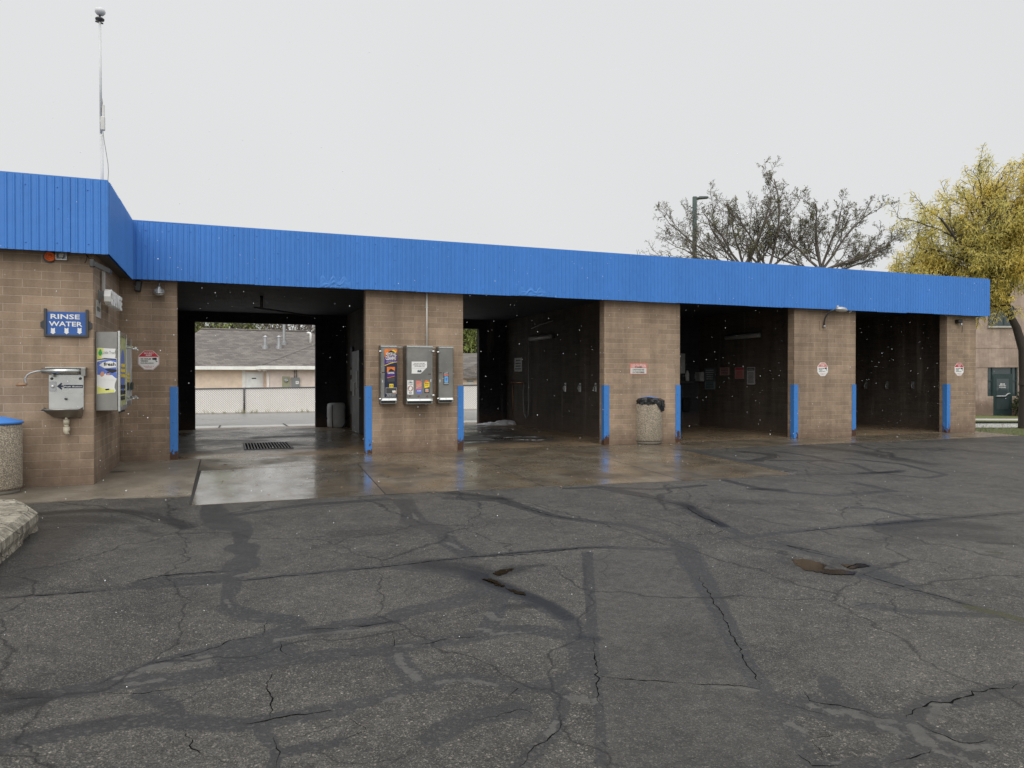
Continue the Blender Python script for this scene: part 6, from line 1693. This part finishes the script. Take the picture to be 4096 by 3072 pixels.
# ------------------------------------------------------------------ building across the street at the right
o0 = gnd('U', 3990, 1661); ob = thing('office_building', 'tan split face block building with dark green door and windows across the street', 'building', o0, rz=-YAW)
dB = (o0 - CAM).dot(FW); k_ = dB / F
def bx(u): return (u - 3990) * k_
def bz(v): return (1661 - v) * k_
def IB(x, y): u, v = px('I', x, y); return bx(u), bz(v)
b = MB(); ztop = bz(1092); dx0, dz1 = IB(1140, 963); dx1, dz0 = IB(1390, 1212); gx0, gz1 = IB(1188, 1035); gx1, _ = IB(1345, 1370)
xl, xr = bx(3862), 16
b.box(xl, dx0, 0, 8, -.5, ztop); b.box(dx1, xr, 0, 8, -.5, ztop); b.box(dx0, dx1, 0, .3, dz1, ztop); b.box(dx0, gx0, 0, .3, -.5, dz0); b.box(gx1, dx1, 0, .3, -.5, dz0); b.box(dx0, dx1, .31, 7.9, -.5, ztop)
wl = b.build('wall', M['far_block'], ob, True)
b = MB()
for yy in (790, 950):
    z = IB(1200, yy)[1]; b.box(xl, xr, -.02, -.001, z - .14, z + .14)
b.build('band_course', M['far_block'], ob, True)
b = MB(); b.box(xl - .1, xr, -.12, 8.1, ztop + .001, ztop + .18); b.build('parapet', M['rust'], ob, True)
b = MB(); b.box(dx0 + .01, dx1 - .01, .1, .14, dz0, dz1 - .01); wd = b.build('window', M['glass'], ob, True)
def bars_(lst, nm, m, par, y0=.05, y1=.099):
    b = MB()
    for r_ in lst: b.box(r_[0], r_[1], y0, y1, r_[2], r_[3])
    return b.build(nm, m, par, True)
zmid = IB(1200, 1085)[1]
bars_([(dx0 + .001, dx0 + .06, dz0, dz1 - .001), (dx1 - .06, dx1 - .001, dz0, dz1 - .001), (dx0 + .06, dx1 - .06, dz1 - .07, dz1 - .001), (gx0 - .05, gx0, dz0, dz1 - .07), (gx1, gx1 + .05, dz0, dz1 - .07), (dx0 + .06, gx0 - .05, zmid - .025, zmid + .025), (gx1 + .05, dx1 - .06, zmid - .025, zmid + .025), (gx0, gx1, gz1 - .02, gz1 + .05)], 'window_frame', M['dkgreen'], wd)
b = MB(); b.box(gx0 + .001, gx1 - .001, .02, .07, .0, gz1 - .021); dr = b.build('door', M['dkgreen'], ob, True)
b = MB(); b.box(gx0 + .17, gx1 - .17, .012, .0195, .3, gz1 - .2); b.build('door_pane', M['glass'], dr, True)
p0, p1 = IB(1210, 1212), IB(1325, 1195)
b = MB(); b.tube([(p0[0], -.02, p0[1]), (p1[0] - .25, -.03, p0[1] + .0), (p1[0] - .12, -.04, p1[1] + .02), (p1[0], -.03, p1[1] + .04)], .03, 8); b.build('door_handle', M['galv'], dr, True)
flo = lambda a, b, c=0.0: Vector((a, -c, b))
for s_, xa, xb, y0, y1 in (('EMPLOYEE', 1245, 1285, 1106, 1118), ('ENTRANCE ONLY', 1236, 1294, 1120, 1130), ('NO ENTRANCE', 1238, 1292, 1136, 1144)):
    a, b_ = IB(xa, y1), IB(xb, y0); text(s_, flo, a[0], b_[0], a[1], b_[1], -.01, 'door_lettering', M['white'], dr, .02, local=True)
wx0, wz1 = IB(1150, 470); wx1, wz0 = IB(1345, 622)
b = MB(); b.box(wx0, wx1, -.03, -.002, wz0, wz1); uw = b.build('window', M['glass'], ob, True)
bars_([(wx0 - .05, wx0, wz0 - .05, wz1), (wx1, wx1 + .05, wz0 - .05, wz1), (wx0, wx1, wz0 - .05, wz0), ((wx0 + wx1) / 2 + .1, (wx0 + wx1) / 2 + .16, wz0, wz1), (wx0, wx1, wz1, wz1 + .05)], 'window_frame', M['dkgreen'], uw, -.05, -.0305)
bars_([(wx0 - .08, wx1 + .08, wz0 - .14, wz0 - .051)], 'window_sill', M['kerb'], uw, -.1, -.003)

# bush by that door
pb = o0 + RT * bx(px('I', 1395, 0)[0]) ; pb = Vector((pb.x, pb.y, 0)) - Vector((FW.x, FW.y, 0)) * 1.1; pb.z = zg(pb.x, pb.y)
t = thing('bush', 'rounded dark green bush beside the green door across the street', 'bush', pb)
rg = random.Random(8); tips = []
for k in range(1500):
    d = rdir(rg); r_ = rg.uniform(.55, 1) ; s = 1 + .18 * math.sin(d.x * 5 + d.z * 4)
    if d.z > -.7: tips.append((pb + Vector((d.x * .85, d.y * .8, d.z * .68)) * r_ * s + Vector((0, 0, .65)), d, 2))
leaves(tips, rg, 2, .14, .05, 0, .05).build('crown', M['bush'], t)
b = MB()
for k in range(6): a = k * 1.05; b.tube([pb + Vector((.05 * math.cos(a), .05 * math.sin(a), 0)), pb + Vector((.4 * math.cos(a), .4 * math.sin(a), .7))], [.03, .012], 5)
b.build('stem', M['bark'], t)

# grass blades along the near verge
rg = random.Random(2); mb = MB()
for k in range(5200):
    y = rg.uniform(11.4, 19); x = 17.5 + rg.random() ** 1.6 * 7; z = zg(x, y) - .01; h = rg.uniform(.03, .09); a = rg.uniform(-.05, .05); w = rg.uniform(.006, .014)
    mb.add([(x - w, y, z), (x + w, y + .01, z), (x + a, y + a, z + h)], [(0, 1, 2)])
tag(mb.build('grass', M['grass']), 'short lawn grass edging the concrete at the right end', 'grass', kind='stuff')

# ------------------------------------------------------------------ litter and falling snow
rg = random.Random(14); mb = MB()
for k in range(70):
    x, y = rg.uniform(-1, 9), rg.uniform(8.5, 12.9); z = zg(x, y) + .009; a = rg.uniform(0, 6.28); l, w = rg.uniform(.012, .035), rg.uniform(.008, .018)
    d = Vector((math.cos(a), math.sin(a), 0)); s = Vector((-d.y, d.x, 0)); c = Vector((x, y, z))
    mb.add([c - d * l, c + s * w + Vector((0, 0, .008)), c + d * l, c - s * w + Vector((0, 0, .004))], [(0, 1, 2, 3)])
tag(mb.build('leaf_litter', M['wood']), 'scattered brown leaf scraps on the concrete apron', 'leaf litter', kind='stuff')
rg = random.Random(77); mb = MB()
for k in range(2200):
    y = rg.uniform(2.5, 13.0); x = rg.uniform(-.62 * y - .5, 1.36 * y + .5); z = rg.uniform(0, 1) * (4.4 if y > 5 else 2.6) - .05
    if y > 10 and x < XW + .3: continue
    r_ = (.0014 + .0034 * rg.random() ** 1.8) * min(1, .3 + y / 12); c = Vector((x, y, z)); st = rg.uniform(.8, 1.5)
    dx = Vector((rg.uniform(-.4, .4), 0, 1)).normalized() * r_ * st
    e1 = Vector((r_, 0, 0)); e2 = Vector((0, r_, 0))
    mb.add([c + dx, c - dx, c + e1, c - e1, c + e2, c - e2], [(0, 2, 4), (0, 4, 3), (0, 3, 5), (0, 5, 2), (1, 4, 2), (1, 3, 4), (1, 5, 3), (1, 2, 5)])
tag(mb.build('falling_snow', M['snow']), 'light snowflakes falling in front of the bays', 'snow', kind='stuff')

# ------------------------------------------------------------------ sky, sun, camera
w = bpy.data.worlds.new('World'); sc.world = w; w.use_nodes = True; nt = w.node_tree; nt.nodes.clear(); t = NT(nt)
out = t.n('OutputWorld'); bg = t.n('Background'); nt.links.new(bg.outputs[0], out.inputs[0])
SUN_EL, SUN_AZ = R(40), R(205)
sky = t.n('TexSky', sky_type='NISHITA'); sky.sun_disc = False; sky.sun_elevation = SUN_EL; sky.sun_rotation = SUN_AZ; sky.dust_density = 4; sky.air_density = 1.5
hs = t.n('HueSaturation', {'Saturation': .12, 'Color': sky.outputs[0]})
tc = t.n('TexCoord'); z = t.n('SeparateXYZ', {0: tc.outputs['Generated']}).outputs[2]
k = t.mr(z, .5, 1.0, 7.75, 21.5)
cl = t.n('TexNoise', {'Vector': tc.outputs['Generated'], 'Scale': 1.6, 'Detail': 3.0})
k = t.math('MULTIPLY', k, t.mr(cl.outputs[0], .3, .7, .975, 1.025))
gr = t.n('VectorMath', {0: (.985, 1.0, 1.008)}, operation='SCALE'); t.set(gr.inputs['Scale'], k)
t.set(bg.inputs['Color'], t.mix(.06, gr.outputs[0], hs.outputs[0])); bg.inputs['Strength'].default_value = .1
sl = bpy.data.lights.new('Sun', 'SUN'); sl.energy = 1.4; sl.angle = R(60); sl.color = (1, .96, .90)
so = bpy.data.objects.new('Sun', sl); COL.objects.link(so)
sd = Vector((math.sin(SUN_AZ) * math.cos(SUN_EL), math.cos(SUN_AZ) * math.cos(SUN_EL), math.sin(SUN_EL)))
so.rotation_euler = (-sd).to_track_quat('-Z', 'Y').to_euler()

cam = bpy.data.cameras.new('Camera'); cam.sensor_width = 36; cam.lens = 36 * F / 4096; cam.clip_start = .05; cam.clip_end = 600
co = bpy.data.objects.new('Camera', cam); COL.objects.link(co); co.location = CAM; co.rotation_euler = (math.pi / 2 - PIT, 0, -YAW); sc.camera = co
sc.view_settings.view_transform = 'Standard'; sc.view_settings.look = 'None'; sc.view_settings.exposure = 0; sc.view_settings.gamma = 1
sc.render.resolution_x, sc.render.resolution_y = 1024, 768
sc.cycles.use_denoising = True
sc.cycles.max_bounces = 6; sc.cycles.diffuse_bounces = 4; sc.cycles.glossy_bounces = 3
